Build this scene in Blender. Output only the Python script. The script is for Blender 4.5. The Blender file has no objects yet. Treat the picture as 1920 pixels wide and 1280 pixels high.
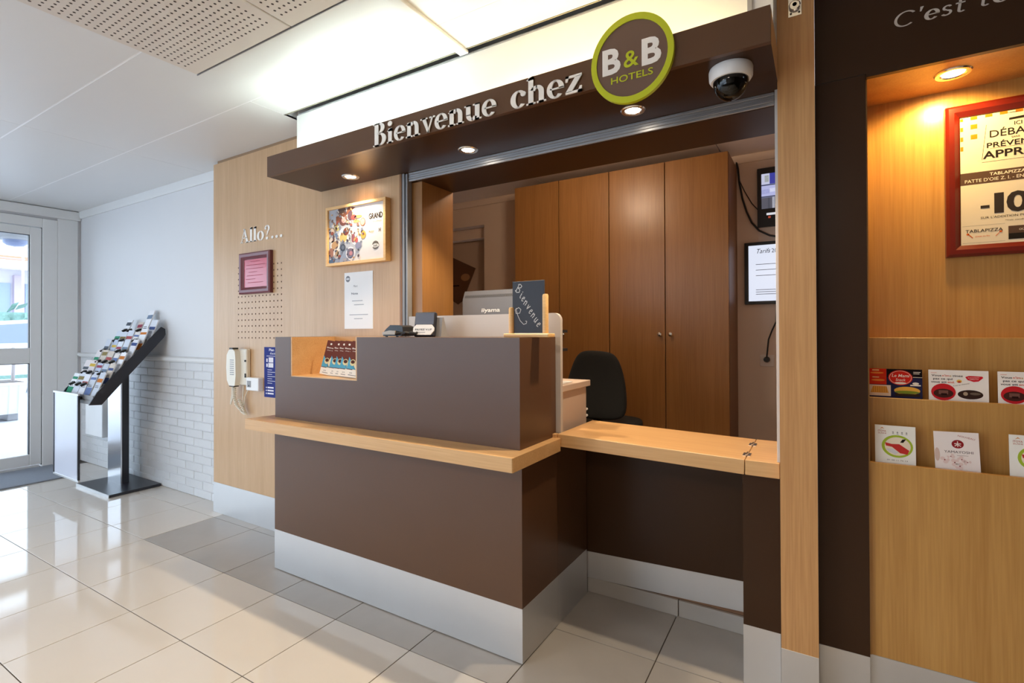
import bpy, bmesh, math, random
from mathutils import Vector, Matrix

random.seed(7)
SC = bpy.context.scene
COL = SC.collection
PI = math.pi

# ------------------------------------------------------------------ camera
CAM_H = 1.2
yaw, pitch, roll, FPX, CYPX = -0.545809325, 0.00602602, -0.00404894, 946.95, 615.95
cy_, sy_, cp_, sp_ = math.cos(yaw), math.sin(yaw), math.cos(pitch), math.sin(pitch)
fw = Vector((sy_ * cp_, cy_ * cp_, sp_))
r0 = Vector((cy_, -sy_, 0))
u0 = r0.cross(fw)
rr = math.cos(roll) * r0 + math.sin(roll) * u0
uu = -math.sin(roll) * r0 + math.cos(roll) * u0
camd = bpy.data.cameras.new('camera')
cam = bpy.data.objects.new('camera', camd)
COL.objects.link(cam)
cam.matrix_world = Matrix(((rr.x, uu.x, -fw.x, 0), (rr.y, uu.y, -fw.y, 0), (rr.z, uu.z, -fw.z, CAM_H), (0, 0, 0, 1)))
camd.sensor_width = 36
camd.lens = 36 * FPX / 1920
camd.shift_y = -(640 - CYPX) / 1920
camd.clip_start = 0.05
SC.camera = cam

# ------------------------------------------------------------------ view, sky, big lights
vs = SC.view_settings
vs.view_transform = 'Standard'
vs.look = 'None'
vs.gamma = 1
vs.use_curve_mapping = False
vs.exposure = 0.55
SKY = (0.71, 0.845, 1.0)
SKY_STRENGTH = 3.1
TUBE_COOL, TUBE_WARM = 32.0, 24.0          # canopy fluorescent tubes (emission)
SPOT_W = 31.0                              # canopy spotlights, watts
NICHE_W = 10.0
OFFICE_FILL_W = 18.0
LOBBY_FILL_W = 21.0

w = bpy.data.worlds.new('sky')
SC.world = w
w.use_nodes = True
bg = w.node_tree.nodes['Background']
bg.inputs[0].default_value = (*SKY, 1)
bg.inputs[1].default_value = SKY_STRENGTH


# ------------------------------------------------------------------ materials
def lin(c):
    return tuple((x / 12.92 if x <= 0.04045 else ((x + 0.055) / 1.055) ** 2.4) for x in c)


def rgb(*c):
    return lin(tuple(x / 255 for x in c))


MATS = {}


def mat(name, col, rough=0.5, metal=0.0, emit=None, es=0.0, var=0.06, vscale=6.0, bump=0.0, bscale=60.0, coat=0.0, objvar=0.0, spec=0.5):
    if name in MATS:
        return MATS[name]
    m = bpy.data.materials.new(name)
    m.use_nodes = True
    nt = m.node_tree
    b = nt.nodes['Principled BSDF']
    b.inputs['Roughness'].default_value = rough
    b.inputs['Metallic'].default_value = metal
    b.inputs['Coat Weight'].default_value = coat
    b.inputs['Specular IOR Level'].default_value = spec
    tc = nt.nodes.new('ShaderNodeTexCoord')
    no = nt.nodes.new('ShaderNodeTexNoise')
    no.inputs['Scale'].default_value = vscale
    no.inputs['Detail'].default_value = 4
    nt.links.new(tc.outputs['Object'], no.inputs['Vector'])
    mx = nt.nodes.new('ShaderNodeMix')
    mx.data_type = 'RGBA'
    nt.links.new(no.outputs['Fac'], mx.inputs['Factor'])
    mx.inputs[6].default_value = (*[c * (1 - var) for c in col], 1)
    mx.inputs[7].default_value = (*[min(1, c * (1 + var)) for c in col], 1)
    out = mx.outputs[2]
    if objvar:
        oi = nt.nodes.new('ShaderNodeObjectInfo')
        mr = nt.nodes.new('ShaderNodeMapRange')
        mr.inputs['To Min'].default_value = 1 - objvar
        mr.inputs['To Max'].default_value = 1 + objvar
        nt.links.new(oi.outputs['Random'], mr.inputs['Value'])
        hs = nt.nodes.new('ShaderNodeHueSaturation')
        nt.links.new(mr.outputs[0], hs.inputs['Value'])
        nt.links.new(out, hs.inputs['Color'])
        out = hs.outputs[0]
    nt.links.new(out, b.inputs['Base Color'])
    if bump:
        n2 = nt.nodes.new('ShaderNodeTexNoise')
        n2.inputs['Scale'].default_value = bscale
        n2.inputs['Detail'].default_value = 5
        nt.links.new(tc.outputs['Object'], n2.inputs['Vector'])
        bp = nt.nodes.new('ShaderNodeBump')
        bp.inputs['Strength'].default_value = bump
        bp.inputs['Distance'].default_value = 0.004
        nt.links.new(n2.outputs['Fac'], bp.inputs['Height'])
        nt.links.new(bp.outputs[0], b.inputs['Normal'])
    if emit:
        b.inputs['Emission Color'].default_value = (*emit, 1)
        b.inputs['Emission Strength'].default_value = es
    MATS[name] = m
    return m


def wood(name, light, dark, axis='Z', rough=0.4, contrast=1.0):
    m = bpy.data.materials.new(name)
    m.use_nodes = True
    nt = m.node_tree
    b = nt.nodes['Principled BSDF']
    b.inputs['Roughness'].default_value = rough
    tc = nt.nodes.new('ShaderNodeTexCoord')

    def stretched(a, c):
        mp = nt.nodes.new('ShaderNodeMapping')
        s = [a, a, a]
        s['XYZ'.index(axis)] = c
        mp.inputs['Scale'].default_value = s
        nt.links.new(tc.outputs['Object'], mp.inputs['Vector'])
        return mp.outputs[0]

    n1 = nt.nodes.new('ShaderNodeTexNoise')
    n1.inputs['Scale'].default_value = 1.0
    n1.inputs['Detail'].default_value = 3
    n1.inputs['Distortion'].default_value = 0.6
    nt.links.new(stretched(16, 0.5), n1.inputs['Vector'])
    n2 = nt.nodes.new('ShaderNodeTexNoise')
    n2.inputs['Scale'].default_value = 1.0
    n2.inputs['Detail'].default_value = 5
    nt.links.new(stretched(170, 5.0), n2.inputs['Vector'])
    ad = nt.nodes.new('ShaderNodeMath')
    ad.operation = 'MULTIPLY_ADD'
    ad.inputs[1].default_value = 0.55
    nt.links.new(n2.outputs['Fac'], ad.inputs[0])
    ml = nt.nodes.new('ShaderNodeMath')
    ml.operation = 'MULTIPLY'
    ml.inputs[1].default_value = 0.45
    nt.links.new(n1.outputs['Fac'], ml.inputs[0])
    nt.links.new(ml.outputs[0], ad.inputs[2])
    rp = nt.nodes.new('ShaderNodeValToRGB')
    rp.color_ramp.elements[0].position = 0.5 - 0.18 / contrast
    rp.color_ramp.elements[0].color = (*dark, 1)
    rp.color_ramp.elements[1].position = 0.5 + 0.16 / contrast
    rp.color_ramp.elements[1].color = (*light, 1)
    nt.links.new(ad.outputs[0], rp.inputs[0])
    nt.links.new(rp.outputs[0], b.inputs['Base Color'])
    bp = nt.nodes.new('ShaderNodeBump')
    bp.inputs['Strength'].default_value = 0.08
    bp.inputs['Distance'].default_value = 0.002
    nt.links.new(n2.outputs['Fac'], bp.inputs['Height'])
    nt.links.new(bp.outputs[0], b.inputs['Normal'])
    MATS[name] = m
    return m


def glass(name, tint=(1, 1, 1), refl=0.10):
    m = bpy.data.materials.new(name)
    m.use_nodes = True
    nt = m.node_tree
    nt.nodes.remove(nt.nodes['Principled BSDF'])
    out = nt.nodes['Material Output']
    tr = nt.nodes.new('ShaderNodeBsdfTransparent')
    tr.inputs[0].default_value = (*tint, 1)
    gl = nt.nodes.new('ShaderNodeBsdfGlossy')
    gl.inputs['Roughness'].default_value = 0.02
    lw = nt.nodes.new('ShaderNodeLayerWeight')
    lw.inputs['Blend'].default_value = refl
    mx = nt.nodes.new('ShaderNodeMixShader')
    nt.links.new(lw.outputs['Fresnel'], mx.inputs[0])
    nt.links.new(tr.outputs[0], mx.inputs[1])
    nt.links.new(gl.outputs[0], mx.inputs[2])
    nt.links.new(mx.outputs[0], out.inputs[0])
    MATS[name] = m
    return m


def ink(h, rough=0.45):
    """flat print colour from a hex string"""
    c = rgb(int(h[0:2], 16), int(h[2:4], 16), int(h[4:6], 16))
    return mat('print_' + h, c, .75, var=0.02, spec=0.04)


OAK = wood('oak_panel', rgb(210, 174, 134), rgb(190, 152, 112), 'Z', 0.36, .8)
OAKX = wood('oak_edge', rgb(222, 180, 126), rgb(198, 150, 98), 'X', 0.34, .8)
POSTW = wood('oak_post', rgb(214, 164, 108), rgb(184, 132, 80), 'Z', 0.36, .9)
NICHEW = wood('oak_niche', rgb(204, 154, 86), rgb(176, 124, 60), 'Z', 0.3, .85)
CABW = wood('cabinet_veneer', rgb(160, 114, 64), rgb(136, 94, 48), 'Z', 0.34, .85)
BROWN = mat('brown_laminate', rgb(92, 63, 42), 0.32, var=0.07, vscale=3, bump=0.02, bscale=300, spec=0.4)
BROWN_SHADED = mat('brown_laminate_shaded', rgb(60, 38, 22), 0.32, var=0.05, vscale=3, spec=0.22)  # brown laminate darkened, the weaker light on these parts put into the colour
STEEL = mat('brushed_aluminium', (0.66, 0.66, 0.665), 0.42, 0.75, var=0.05, vscale=5)
TRACK = mat('grey_aluminium', (0.42, 0.42, 0.43), 0.4, 0.7)
RAILM = mat('dull_aluminium', (0.30, 0.30, 0.31), 0.6, 0.3)
DARKMETAL = mat('dark_metal', (0.03, 0.03, 0.032), 0.4, 0.3)
WHITE = mat('white_paint', rgb(226, 226, 226), 0.55, var=0.02, vscale=2)
WALLW = mat('white_wall_paint', rgb(222, 222, 224), 0.6, var=0.03, vscale=1.2, bump=0.05, bscale=90)
BRICK = mat('white_painted_brick', rgb(218, 219, 221), 0.5, var=0.04, vscale=14, bump=0.25, bscale=120, objvar=0.025)
MORTAR = mat('white_mortar', rgb(226, 226, 228), 0.7)
PVC = mat('white_pvc', rgb(232, 232, 231), 0.4, var=0.02)
CEILM = mat('ceiling_white', rgb(226, 226, 226), 0.42, var=0.01, vscale=1)
CEILGAP = mat('ceiling_joint', rgb(246, 246, 248), 0.3)
PERF = mat('perforated_white', rgb(222, 214, 206), 0.6, var=0.01)
HOLE = mat('dark_hole', rgb(70, 62, 58), 0.9)
PEGHOLE = mat('drilled_hole', rgb(88, 62, 42), 0.9)
BEIGE = mat('beige_tile', rgb(216, 209, 200), 0.07, var=0.03, vscale=5, objvar=0.02)
GREYT = mat('grey_tile', rgb(172, 167, 161), 0.33, var=0.10, vscale=7, bump=0.03, bscale=40, objvar=0.035)
GROUT = mat('grout', rgb(78, 70, 62), 0.85)
MATM = mat('grey_carpet', rgb(140, 146, 156), 0.95, var=0.2, vscale=200, bump=0.5, bscale=400)
BLACK = mat('black_plastic', (0.012, 0.012, 0.013), 0.4)
BLACKSATIN = mat('black_satin', rgb(34, 36, 46), 0.35)
FABRIC = mat('black_fabric', (0.006, 0.006, 0.006), 0.95, bump=0.2, bscale=500)
GREYPL = mat('grey_plastic', rgb(150, 150, 152), 0.45)
CREAM = mat('cream_plastic', rgb(232, 226, 212), 0.35)
WHITEPL = mat('white_plastic', rgb(238, 238, 238), 0.35)
SCREENP = mat('grey_screen_board', rgb(196, 188, 182), 0.42, var=0.02)
DESKM = mat('pale_desk_laminate', rgb(200, 180, 165), 0.45, var=0.02)
REDWOOD = mat('red_stained_wood', rgb(108, 27, 14), 0.28, var=0.12, vscale=12)
MAUVE = mat('burgundy_frame', rgb(118, 62, 70), 0.28, var=0.06)
PINE = wood('pale_pine', rgb(240, 200, 140), rgb(222, 174, 110), 'X', 0.4)
OFFWALL = mat('office_wall_paint', rgb(226, 206, 188), 0.7, var=0.03, vscale=2, bump=0.06, bscale=60)
LETTER = mat('white_lettering', rgb(245, 240, 234), 0.4)
LIME = mat('lime_paint', rgb(192, 200, 30), 0.35, var=0.02)
CHALK = mat('slate_board', rgb(52, 56, 66), 0.6, var=0.1, vscale=20)
GLASS = glass('clear_glass', (0.97, 0.99, 1.0))
DOMEG = glass('smoked_dome', (0.10, 0.10, 0.11), 0.35)
LAMP_ON = mat('lamp_lens', (1, 1, 1), 0.3, emit=(1.0, 0.86, 0.66), es=14.0, var=0)
CHROME = mat('polished_chrome', (0.8, 0.78, 0.76), 0.15, 1.0, var=0.01)
BRASSK = mat('nickel_knob', (0.75, 0.72, 0.68), 0.2, 1.0)


# ------------------------------------------------------------------ mesh building
class MB:
    def __init__(self, m=None):
        self.v, self.f, self.fm, self.mats = [], [], [], []
        self.M = Matrix.Identity(4)
        self.cur = 0
        if m:
            self.use(m)

    def use(self, m):
        if m not in self.mats:
            self.mats.append(m)
        self.cur = self.mats.index(m)
        return self

    def add(self, vs, fs):
        o = len(self.v)
        self.v += [self.M @ Vector(p) for p in vs]
        self.f += [[i + o for i in f] for f in fs]
        self.fm += [self.cur] * len(fs)
        return self

    def box(self, x0, x1, y0, y1, z0, z1, b=0.0):
        if x0 > x1: x0, x1 = x1, x0
        if y0 > y1: y0, y1 = y1, y0
        if z0 > z1: z0, z1 = z1, z0
        b = min(b, (x1 - x0) * .45, (y1 - y0) * .45, (z1 - z0) * .45)
        if b <= 0:
            vs = [(x, y, z) for x in (x0, x1) for y in (y0, y1) for z in (z0, z1)]
            fs = [(0, 1, 3, 2), (4, 6, 7, 5), (0, 4, 5, 1), (2, 3, 7, 6), (0, 2, 6, 4), (1, 5, 7, 3)]
            return self.add(vs, fs)
        bm = bmesh.new()
        bmesh.ops.create_cube(bm, size=1)
        for q in bm.verts:
            q.co = Vector(((x0 + x1) / 2 + q.co.x * (x1 - x0), (y0 + y1) / 2 + q.co.y * (y1 - y0), (z0 + z1) / 2 + q.co.z * (z1 - z0)))
        bmesh.ops.bevel(bm, geom=list(bm.edges), offset=b, segments=1, profile=0.5, affect='EDGES')
        bm.verts.index_update()
        vs = [tuple(q.co) for q in bm.verts]
        fs = [[q.index for q in f.verts] for f in bm.faces]
        bm.free()
        return self.add(vs, fs)

    def prism(self, pts, d0, d1, plane='XZ'):
        """extruded outline; plane XZ: pts (x,z) extruded along y d0..d1; YZ along x; XY along z"""
        def P(a, b, d):
            return (a, d, b) if plane == 'XZ' else ((d, a, b) if plane == 'YZ' else (a, b, d))
        n = len(pts)
        vs = [P(a, b, d0) for a, b in pts] + [P(a, b, d1) for a, b in pts]
        fs = [list(range(n)), list(range(2 * n - 1, n - 1, -1))] + [[i, (i + 1) % n, (i + 1) % n + n, i + n] for i in range(n)]
        return self.add(vs, fs)

    def cyl(self, p0, p1, r0, r1=None, n=16):
        r1 = r0 if r1 is None else r1
        p0, p1 = Vector(p0), Vector(p1)
        d = (p1 - p0).normalized()
        a = d.orthogonal().normalized()
        b = d.cross(a)
        vs = []
        for p, r in ((p0, r0), (p1, r1)):
            vs += [p + a * r * math.cos(2 * PI * i / n) + b * r * math.sin(2 * PI * i / n) for i in range(n)]
        fs = [[i, (i + 1) % n, (i + 1) % n + n, i + n] for i in range(n)] + [list(range(n - 1, -1, -1)), list(range(n, 2 * n))]
        return self.add(vs, fs)

    def tube(self, pts, r, n=8):
        pts = [Vector(p) for p in pts]
        vs, fs = [], []
        a = None
        for i, p in enumerate(pts):
            d = (pts[min(i + 1, len(pts) - 1)] - pts[max(i - 1, 0)]).normalized()
            a = d.orthogonal().normalized() if a is None else (a - d * a.dot(d)).normalized()
            b = d.cross(a)
            vs += [p + a * r * math.cos(2 * PI * k / n) + b * r * math.sin(2 * PI * k / n) for k in range(n)]
        for i in range(len(pts) - 1):
            fs += [[i * n + k, i * n + (k + 1) % n, (i + 1) * n + (k + 1) % n, (i + 1) * n + k] for k in range(n)]
        fs += [list(range(n - 1, -1, -1)), list(range((len(pts) - 1) * n, len(pts) * n))]
        return self.add(vs, fs)

    def lathe(self, prof, c, n=24, axis='Z'):
        vs, fs = [], []
        for r, h in prof:
            for k in range(n):
                x, y = r * math.cos(2 * PI * k / n), r * math.sin(2 * PI * k / n)
                vs.append((c[0] + x, c[1] + y, c[2] + h) if axis == 'Z' else (c[0] + x, c[1] + h, c[2] + y))
        for i in range(len(prof) - 1):
            fs += [[i * n + k, i * n + (k + 1) % n, (i + 1) * n + (k + 1) % n, (i + 1) * n + k] for k in range(n)]
        fs += [list(range(n)), list(range((len(prof) - 1) * n, len(prof) * n))]
        return self.add(vs, fs)

    def blob(self, c, r, seg=10, rings=6, jitter=0.0):
        vs, fs = [], []
        for i in range(rings + 1):
            t = PI * i / rings
            for k in range(seg):
                q = 1 + random.uniform(-jitter, jitter)
                vs.append((c[0] + r[0] * q * math.sin(t) * math.cos(2 * PI * k / seg), c[1] + r[1] * q * math.sin(t) * math.sin(2 * PI * k / seg), c[2] + r[2] * q * math.cos(t)))
        for i in range(rings):
            fs += [[i * seg + k, i * seg + (k + 1) % seg, (i + 1) * seg + (k + 1) % seg, (i + 1) * seg + k] for k in range(seg)]
        return self.add(vs, fs)

    # flat print, local frame (u, v, w): set self.M first
    def rect(self, u0, v0, u1, v1, layer=1):
        d = layer * 0.0004
        return self.add([(u0, -d, v0), (u1, -d, v0), (u1, -d, v1), (u0, -d, v1)], [(0, 1, 2, 3)])

    def flat(self, pts, layer=1):
        d = layer * 0.0004
        return self.add([(a, -d, b) for a, b in pts], [list(range(len(pts)))])

    def ell(self, cu, cv, ru, rv, layer=1, n=20, rot=0.0):
        c, s = math.cos(rot), math.sin(rot)
        return self.flat([(cu + c * ru * math.cos(t) - s * rv * math.sin(t), cv + s * ru * math.cos(t) + c * rv * math.sin(t)) for t in [2 * PI * i / n for i in range(n)]], layer)

    def text(self, s, u, v, h, layer=2, width=None, align='L', bold=0.0, depth=None, shear=0.0, rot=0.0):
        """flat (or raised, when depth) sans lettering, cap height h, left baseline at u, v"""
        vs, fs, wd = text_mesh(s, bold)
        k = h / 0.729 if True else h
        kx = k if width is None else width / wd
        off = 0 if align == 'L' else (-wd * kx / 2 if align == 'C' else -wd * kx)
        d = layer * 0.0004
        c, sn = math.cos(rot), math.sin(rot)

        def T(p, dd):
            a, b = p[0] * kx + off + shear * p[1] * k, p[1] * k
            return (u + a * c - b * sn, -dd, v + a * sn + b * c)
        if depth is None:
            return self.add([T(p, d) for p in vs], fs)
        self.add([T(p, d + depth) for p in vs], fs)
        # side walls from boundary edges
        cnt = {}
        for f in fs:
            for i in range(len(f)):
                e = (f[i], f[(i + 1) % len(f)])
                cnt[e] = 1
        side = [e for e in cnt if (e[1], e[0]) not in cnt]
        n = len(vs)
        return self.add([T(p, d + depth) for p in vs] + [T(p, 0) for p in vs], [(b, a, a + n, b + n) for a, b in side])

    def build(self, name, parent=None, default=None, smooth=True, recenter=True):
        if not self.mats and default:
            self.mats.append(default)
        if default and self.mats and len(self.mats) == 1 and self.fm and max(self.fm) == 0:
            pass
        lo = [min(q[i] for q in self.v) for i in range(3)]
        hi = [max(q[i] for q in self.v) for i in range(3)]
        c = Vector(((lo[0] + hi[0]) / 2, (lo[1] + hi[1]) / 2, lo[2])) if recenter else Vector((0, 0, 0))
        me = bpy.data.meshes.new(name)
        me.from_pydata([q - c for q in self.v], [], self.f)
        for m in self.mats:
            me.materials.append(m)
        me.polygons.foreach_set('material_index', self.fm)
        me.update()
        bm = bmesh.new()
        bm.from_mesh(me)
        bmesh.ops.recalc_face_normals(bm, faces=bm.faces)
        bm.to_mesh(me)
        bm.free()
        if smooth:
            me.polygons.foreach_set('use_smooth', [True] * len(me.polygons))
            me.set_sharp_from_angle(angle=math.radians(32))
        o = bpy.data.objects.new(name, me)
        o.location = c
        COL.objects.link(o)
        if parent:
            setparent(o, parent)
        return o


def world_loc(o):
    l = Vector(o.location)
    return l if o.parent is None else l   # locations are kept in world terms through the parent inverse


def setparent(o, p):
    o.parent = p
    o.matrix_parent_inverse = Matrix.Translation(-Vector(p.location))
    if p.parent:                           # part of a part: the part's own origin is in world terms as well
        o.matrix_parent_inverse = Matrix.Translation(-Vector(p.location))


TEXT_CACHE = {}


def text_mesh(s, bold=0.0):
    key = (s, bold)
    if key not in TEXT_CACHE:
        c = bpy.data.curves.new('lettering', 'FONT')
        c.body = s
        c.size = 1
        c.resolution_u = 3
        c.offset = bold
        o = bpy.data.objects.new('lettering', c)
        me = bpy.data.meshes.new_from_object(o)
        vs = [(q.co.x, q.co.y) for q in me.vertices]
        fs = [list(f.vertices) for f in me.polygons]
        x0 = min(a for a, b in vs)
        x1 = max(a for a, b in vs)
        TEXT_CACHE[key] = ([(a - x0, b) for a, b in vs], fs, x1 - x0)
        bpy.data.objects.remove(o)
        bpy.data.curves.remove(c)
        bpy.data.meshes.remove(me)
    return TEXT_CACHE[key]


# --- a small serif alphabet drawn from strokes (x-height = 1)
def _rect(x0, y0, x1, y1):
    return [[(x0, y0), (x1, y0), (x1, y1), (x0, y1)]]


def _ring(cx, cy, rx, ry, tx, ty, a0, a1, n=22):
    out = []
    for i in range(n):
        t0, t1 = [math.radians(a0 + (a1 - a0) * k / n) for k in (i, i + 1)]
        P = lambda t, q: (cx + (rx - q * tx) * math.cos(t), cy + (ry - q * ty) * math.sin(t))
        out.append([P(t0, 0), P(t1, 0), P(t1, 1), P(t0, 1)])
    return out


def _ell(cx, cy, rx, ry, n=18):
    return [[(cx + rx * math.cos(2 * PI * i / n), cy + ry * math.sin(2 * PI * i / n)) for i in range(n)]]


def serif(ch):
    h = .09
    R, G, E = _rect, _ring, _ell
    flag = lambda x, y: [[(x - .12, y - .15), (x + .2, y + .02), (x + .26, y + .02), (x + .26, y - .2), (x, y - .2)]]
    if ch == 'B':
        return R(0, 0, .5, h) + R(0, 1.6 - h, .5, 1.6) + R(.13, 0, .43, 1.6) + R(.4, 1.6 - h, .55, 1.6) + R(.4, .80, .6, .88) + R(.4, 0, .6, h) + G(.5, 1.24, .47, .36, .29, h, -90, 90) + G(.56, .44, .54, .44, .3, h, -90, 90), 1.22
    if ch == 'i':
        return R(.12, 0, .38, 1) + R(0, 0, .5, h) + flag(.12, 1) + E(.25, 1.34, .17, .17), .6
    if ch == 'e':
        return G(.48, .5, .47, .52, .25, h, 0, 318) + R(.2, .48, .93, .56), 1.02
    if ch in 'nh':
        g = R(.12, 0, .38, 1.6 if ch == 'h' else 1) + R(0, 0, .5, h) + flag(.12, 1.6 if ch == 'h' else 1)
        return g + G(.6, .6, .4, .42, .26, .17, 0, 150) + R(.74, 0, 1.0, .6) + R(.62, 0, 1.12, h), 1.2
    if ch == 'v':
        return [[(.1, 1), (.4, 1), (.64, 0), (.5, 0)], [(.84, 1), (.95, 1), (.64, 0), (.54, 0)]] + R(0, 1 - h, .5, 1) + R(.7, 1 - h, 1.1, 1), 1.1
    if ch == 'u':
        return R(.12, .35, .38, 1) + G(.52, .4, .4, .42, .26, .17, 180, 330) + R(.74, 0, 1.0, 1) + R(0, 1 - h, .38, 1) + R(.6, 1 - h, 1.0, 1) + R(.74, 0, 1.14, h), 1.2
    if ch == 'c':
        return G(.5, .5, .48, .52, .27, h, 50, 318) + E(.78, .76, .14, .14), 1.0
    if ch == 'z':
        return R(.05, .87, .9, 1) + R(.05, 0, .9, .13) + [[(.56, .9), (.9, .9), (.39, .1), (.05, .1)], [(.05, 1), (.05, .68), (.12, .68), (.22, 1)], [(.9, 0), (.9, .32), (.83, .32), (.7, 0)]], 1.0
    if ch == 'A':
        return [[(.12, 0), (.22, 0), (.68, 1.5), (.56, 1.5)], [(.46, 1.55), (.7, 1.55), (1.22, 0), (.9, 0)]] + R(.3, .5, .95, .58) + R(0, 0, .36, h) + R(.78, 0, 1.36, h), 1.4
    if ch == 'l':
        return R(.12, 0, .38, 1.6) + R(0, 0, .5, h) + flag(.12, 1.6), .58
    if ch == 'o':
        return G(.52, .5, .5, .52, .27, h, 0, 360, 30), 1.1
    if ch == '?':
        return G(.4, 1.17, .36, .36, .22, h, -60, 165) + [[(.34, .42), (.43, .42), (.6, .88), (.42, .88)]] + E(.38, .13, .15, .15) + E(.16, 1.18, .12, .12), .95
    if ch == '.':
        return E(.2, .13, .15, .15), .62
    if ch == 'C':
        return G(.75, .75, .72, .78, .17, .09, 42, 312, 30), 1.5
    if ch == "'":
        return [[(.12, 1.1), (.2, 1.1), (.3, 1.55), (.1, 1.55)]], .45
    if ch == 's':
        return G(.36, .76, .28, .25, .14, .1, 25, 270) + G(.36, .27, .33, .28, .15, .1, -150, 90), .85
    if ch == 't':
        return R(.17, .2, .33, 1.3) + R(0, .88, .55, .98) + G(.42, .24, .25, .25, .15, .1, 180, 320), .78
    return [], .6


def serif_text(m, parent, s, x, y, z, xh, width, depth, shear=0.0, bold=0.02):
    """serif letters, each a part of parent, on a wall facing -y: left x, wall plane y, baseline z"""
    adv = sum(serif(c)[1] for c in s)
    kx = width / adv
    cx = 0
    for ch in s:
        polys, a = serif(ch)
        if polys:
            mb = MB(m)
            for p in polys:
                mx_ = sum(q[0] for q in p) / len(p)
                p = [(q[0] + (bold if q[0] > mx_ else -bold), q[1]) for q in p]
                mb.prism([(x + (cx + q[0] + shear * q[1]) * kx, z + q[1] * xh) for q in p], y, y - depth)
            mb.build('letter', parent, smooth=False)
        cx += a


# ------------------------------------------------------------------ tags
def tag(o, label=None, cat=None, group=None, kind=None):
    if label: o['label'] = label
    if cat: o['category'] = cat
    if group: o['group'] = group
    if kind: o['kind'] = kind
    return o


def thing(name, label, cat, loc=(0, 0, 0), group=None):
    o = bpy.data.objects.new(name, None)
    o.empty_display_size = 0.1
    COL.objects.link(o)
    o.location = loc
    return tag(o, label, cat, group)


def struct(name, mb, m=None, label=None):
    if m and not mb.mats: mb.mats.append(m)
    o = mb.build(name)
    o['kind'] = 'structure'
    if label: o['label'] = label
    return o


def part(name, mb, parent, label=None):
    o = mb.build(name, parent)
    if label: o['label'] = label
    return o


def plane_at(x, y, z, rz=0.0, rx=0.0):
    return Matrix.Translation((x, y, z)) @ Matrix.Rotation(rz, 4, 'Z') @ Matrix.Rotation(rx, 4, 'X')


def B(m, *a, b=0.0):
    return MB(m).box(*a, b=b)


def lamp(name, kind, loc, power, color, parent=None, size=0.1, spot=None, blend=0.6, aim=(0, 0, -1), size_y=None):
    l = bpy.data.lights.new(name, kind)
    l.energy = power
    l.color = color
    if kind == 'SPOT':
        l.spot_size = spot
        l.spot_blend = blend
        l.shadow_soft_size = size
    elif kind == 'AREA':
        l.size = size
        if size_y:
            l.shape = 'RECTANGLE'
            l.size_y = size_y
    else:
        l.shadow_soft_size = size
    o = bpy.data.objects.new(name, l)
    o.location = loc
    o.rotation_euler = Vector(aim).to_track_quat('-Z', 'Y').to_euler()
    COL.objects.link(o)
    if parent: setparent(o, parent)
    return o


# ================================================================== SETTING
ZC = 2.35            # lobby ceiling
YW = 1.868           # oak wall plane
YF = 1.975           # far (brick) wall
XL = -6.0            # entrance wall
XR = 3.0
YB = -3.6

# ---- floor with tiles
fl = struct('floor', B(GROUT, XL - 0.15, XR, YB, 2.18, -0.08, -0.0025))
th = 0.0131
TU, TV = Vector((math.cos(th), math.sin(th), 0)), Vector((-math.sin(th), math.cos(th), 0))
TX, TY = 0.4085, 0.403


def tile_mesh(m):
    o = MB(m).box(-TX / 2 + .0018, TX / 2 - .0018, -TY / 2 + .0018, TY / 2 - .0018, -0.008, 0, b=0.0007).build('tile', None, recenter=False)
    me = o.data
    bpy.data.objects.remove(o)
    return me


tb, tg = tile_mesh(BEIGE), tile_mesh(GREYT)
org = Vector((-2.139, 1.018, 0))
for j in range(-6, 3):
    for k in range(-9, 10):
        grey = j >= 1 and k >= -3
        c = org + TU * (TX * (k + .5)) + TV * (TY * (j + .5))
        if j == 2 and c.y + TY / 2 > 2.235:
            pass
        o = bpy.data.objects.new('tile', tg if grey else tb)
        o.location = c
        o.rotation_euler = (0, 0, th)
        COL.objects.link(o)
        setparent(o, fl)

# ---- raised office floor and its tiled riser
struct('floor_office', B(mat('office_lino', rgb(140, 120, 105), 0.5), -4.2, 0, 2.20, 3.9, -0.02, 0.067))
bt = MB(GREYT)
bs = struct('baseboard_office', B(GROUT, -0.93, -0.11, 2.1885, 2.1995, 0.0, 0.067))
for x0, x1 in ((-0.925, -0.514), (-0.510, -0.112)):
    part('tile', B(GREYT, x0, x1, 2.18, 2.192, 0.001, 0.069, b=.0008), bs)

# ---- lobby ceiling
ce = struct('ceiling', B(CEILGAP, XL - .15, XR, YB, 1.652, ZC + .001, ZC + .06))
struct('ceiling_side', B(CEILGAP, XL - .15, -2.41, 1.652, YF + .05, ZC + .001, ZC + .06))
xs = [XL, -3.748, -1.248, 1.252, XR]
ys = [YB, -2.987, -2.492, -1.997, -1.502, -1.007, -.512, -.017, .478, .973, 1.468, 1.652]
for i in range(4):
    for j in range(len(ys) - 1):
        x0, x1, y0, y1 = xs[i] + .003, xs[i + 1] - .003, ys[j] + .003, ys[j + 1] - .003
        if j == len(ys) - 2:
            if i == 0:
                y1 = YF
            elif i == 1:
                part('ceiling_panel', B(CEILM, x0, -2.41, y0, YF, ZC, ZC + .012, b=.001), ce)
                x0 = -2.405
        part('ceiling_panel', B(CEILM, x0, x1, y0, y1, ZC, ZC + .012, b=.001), ce)
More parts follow.
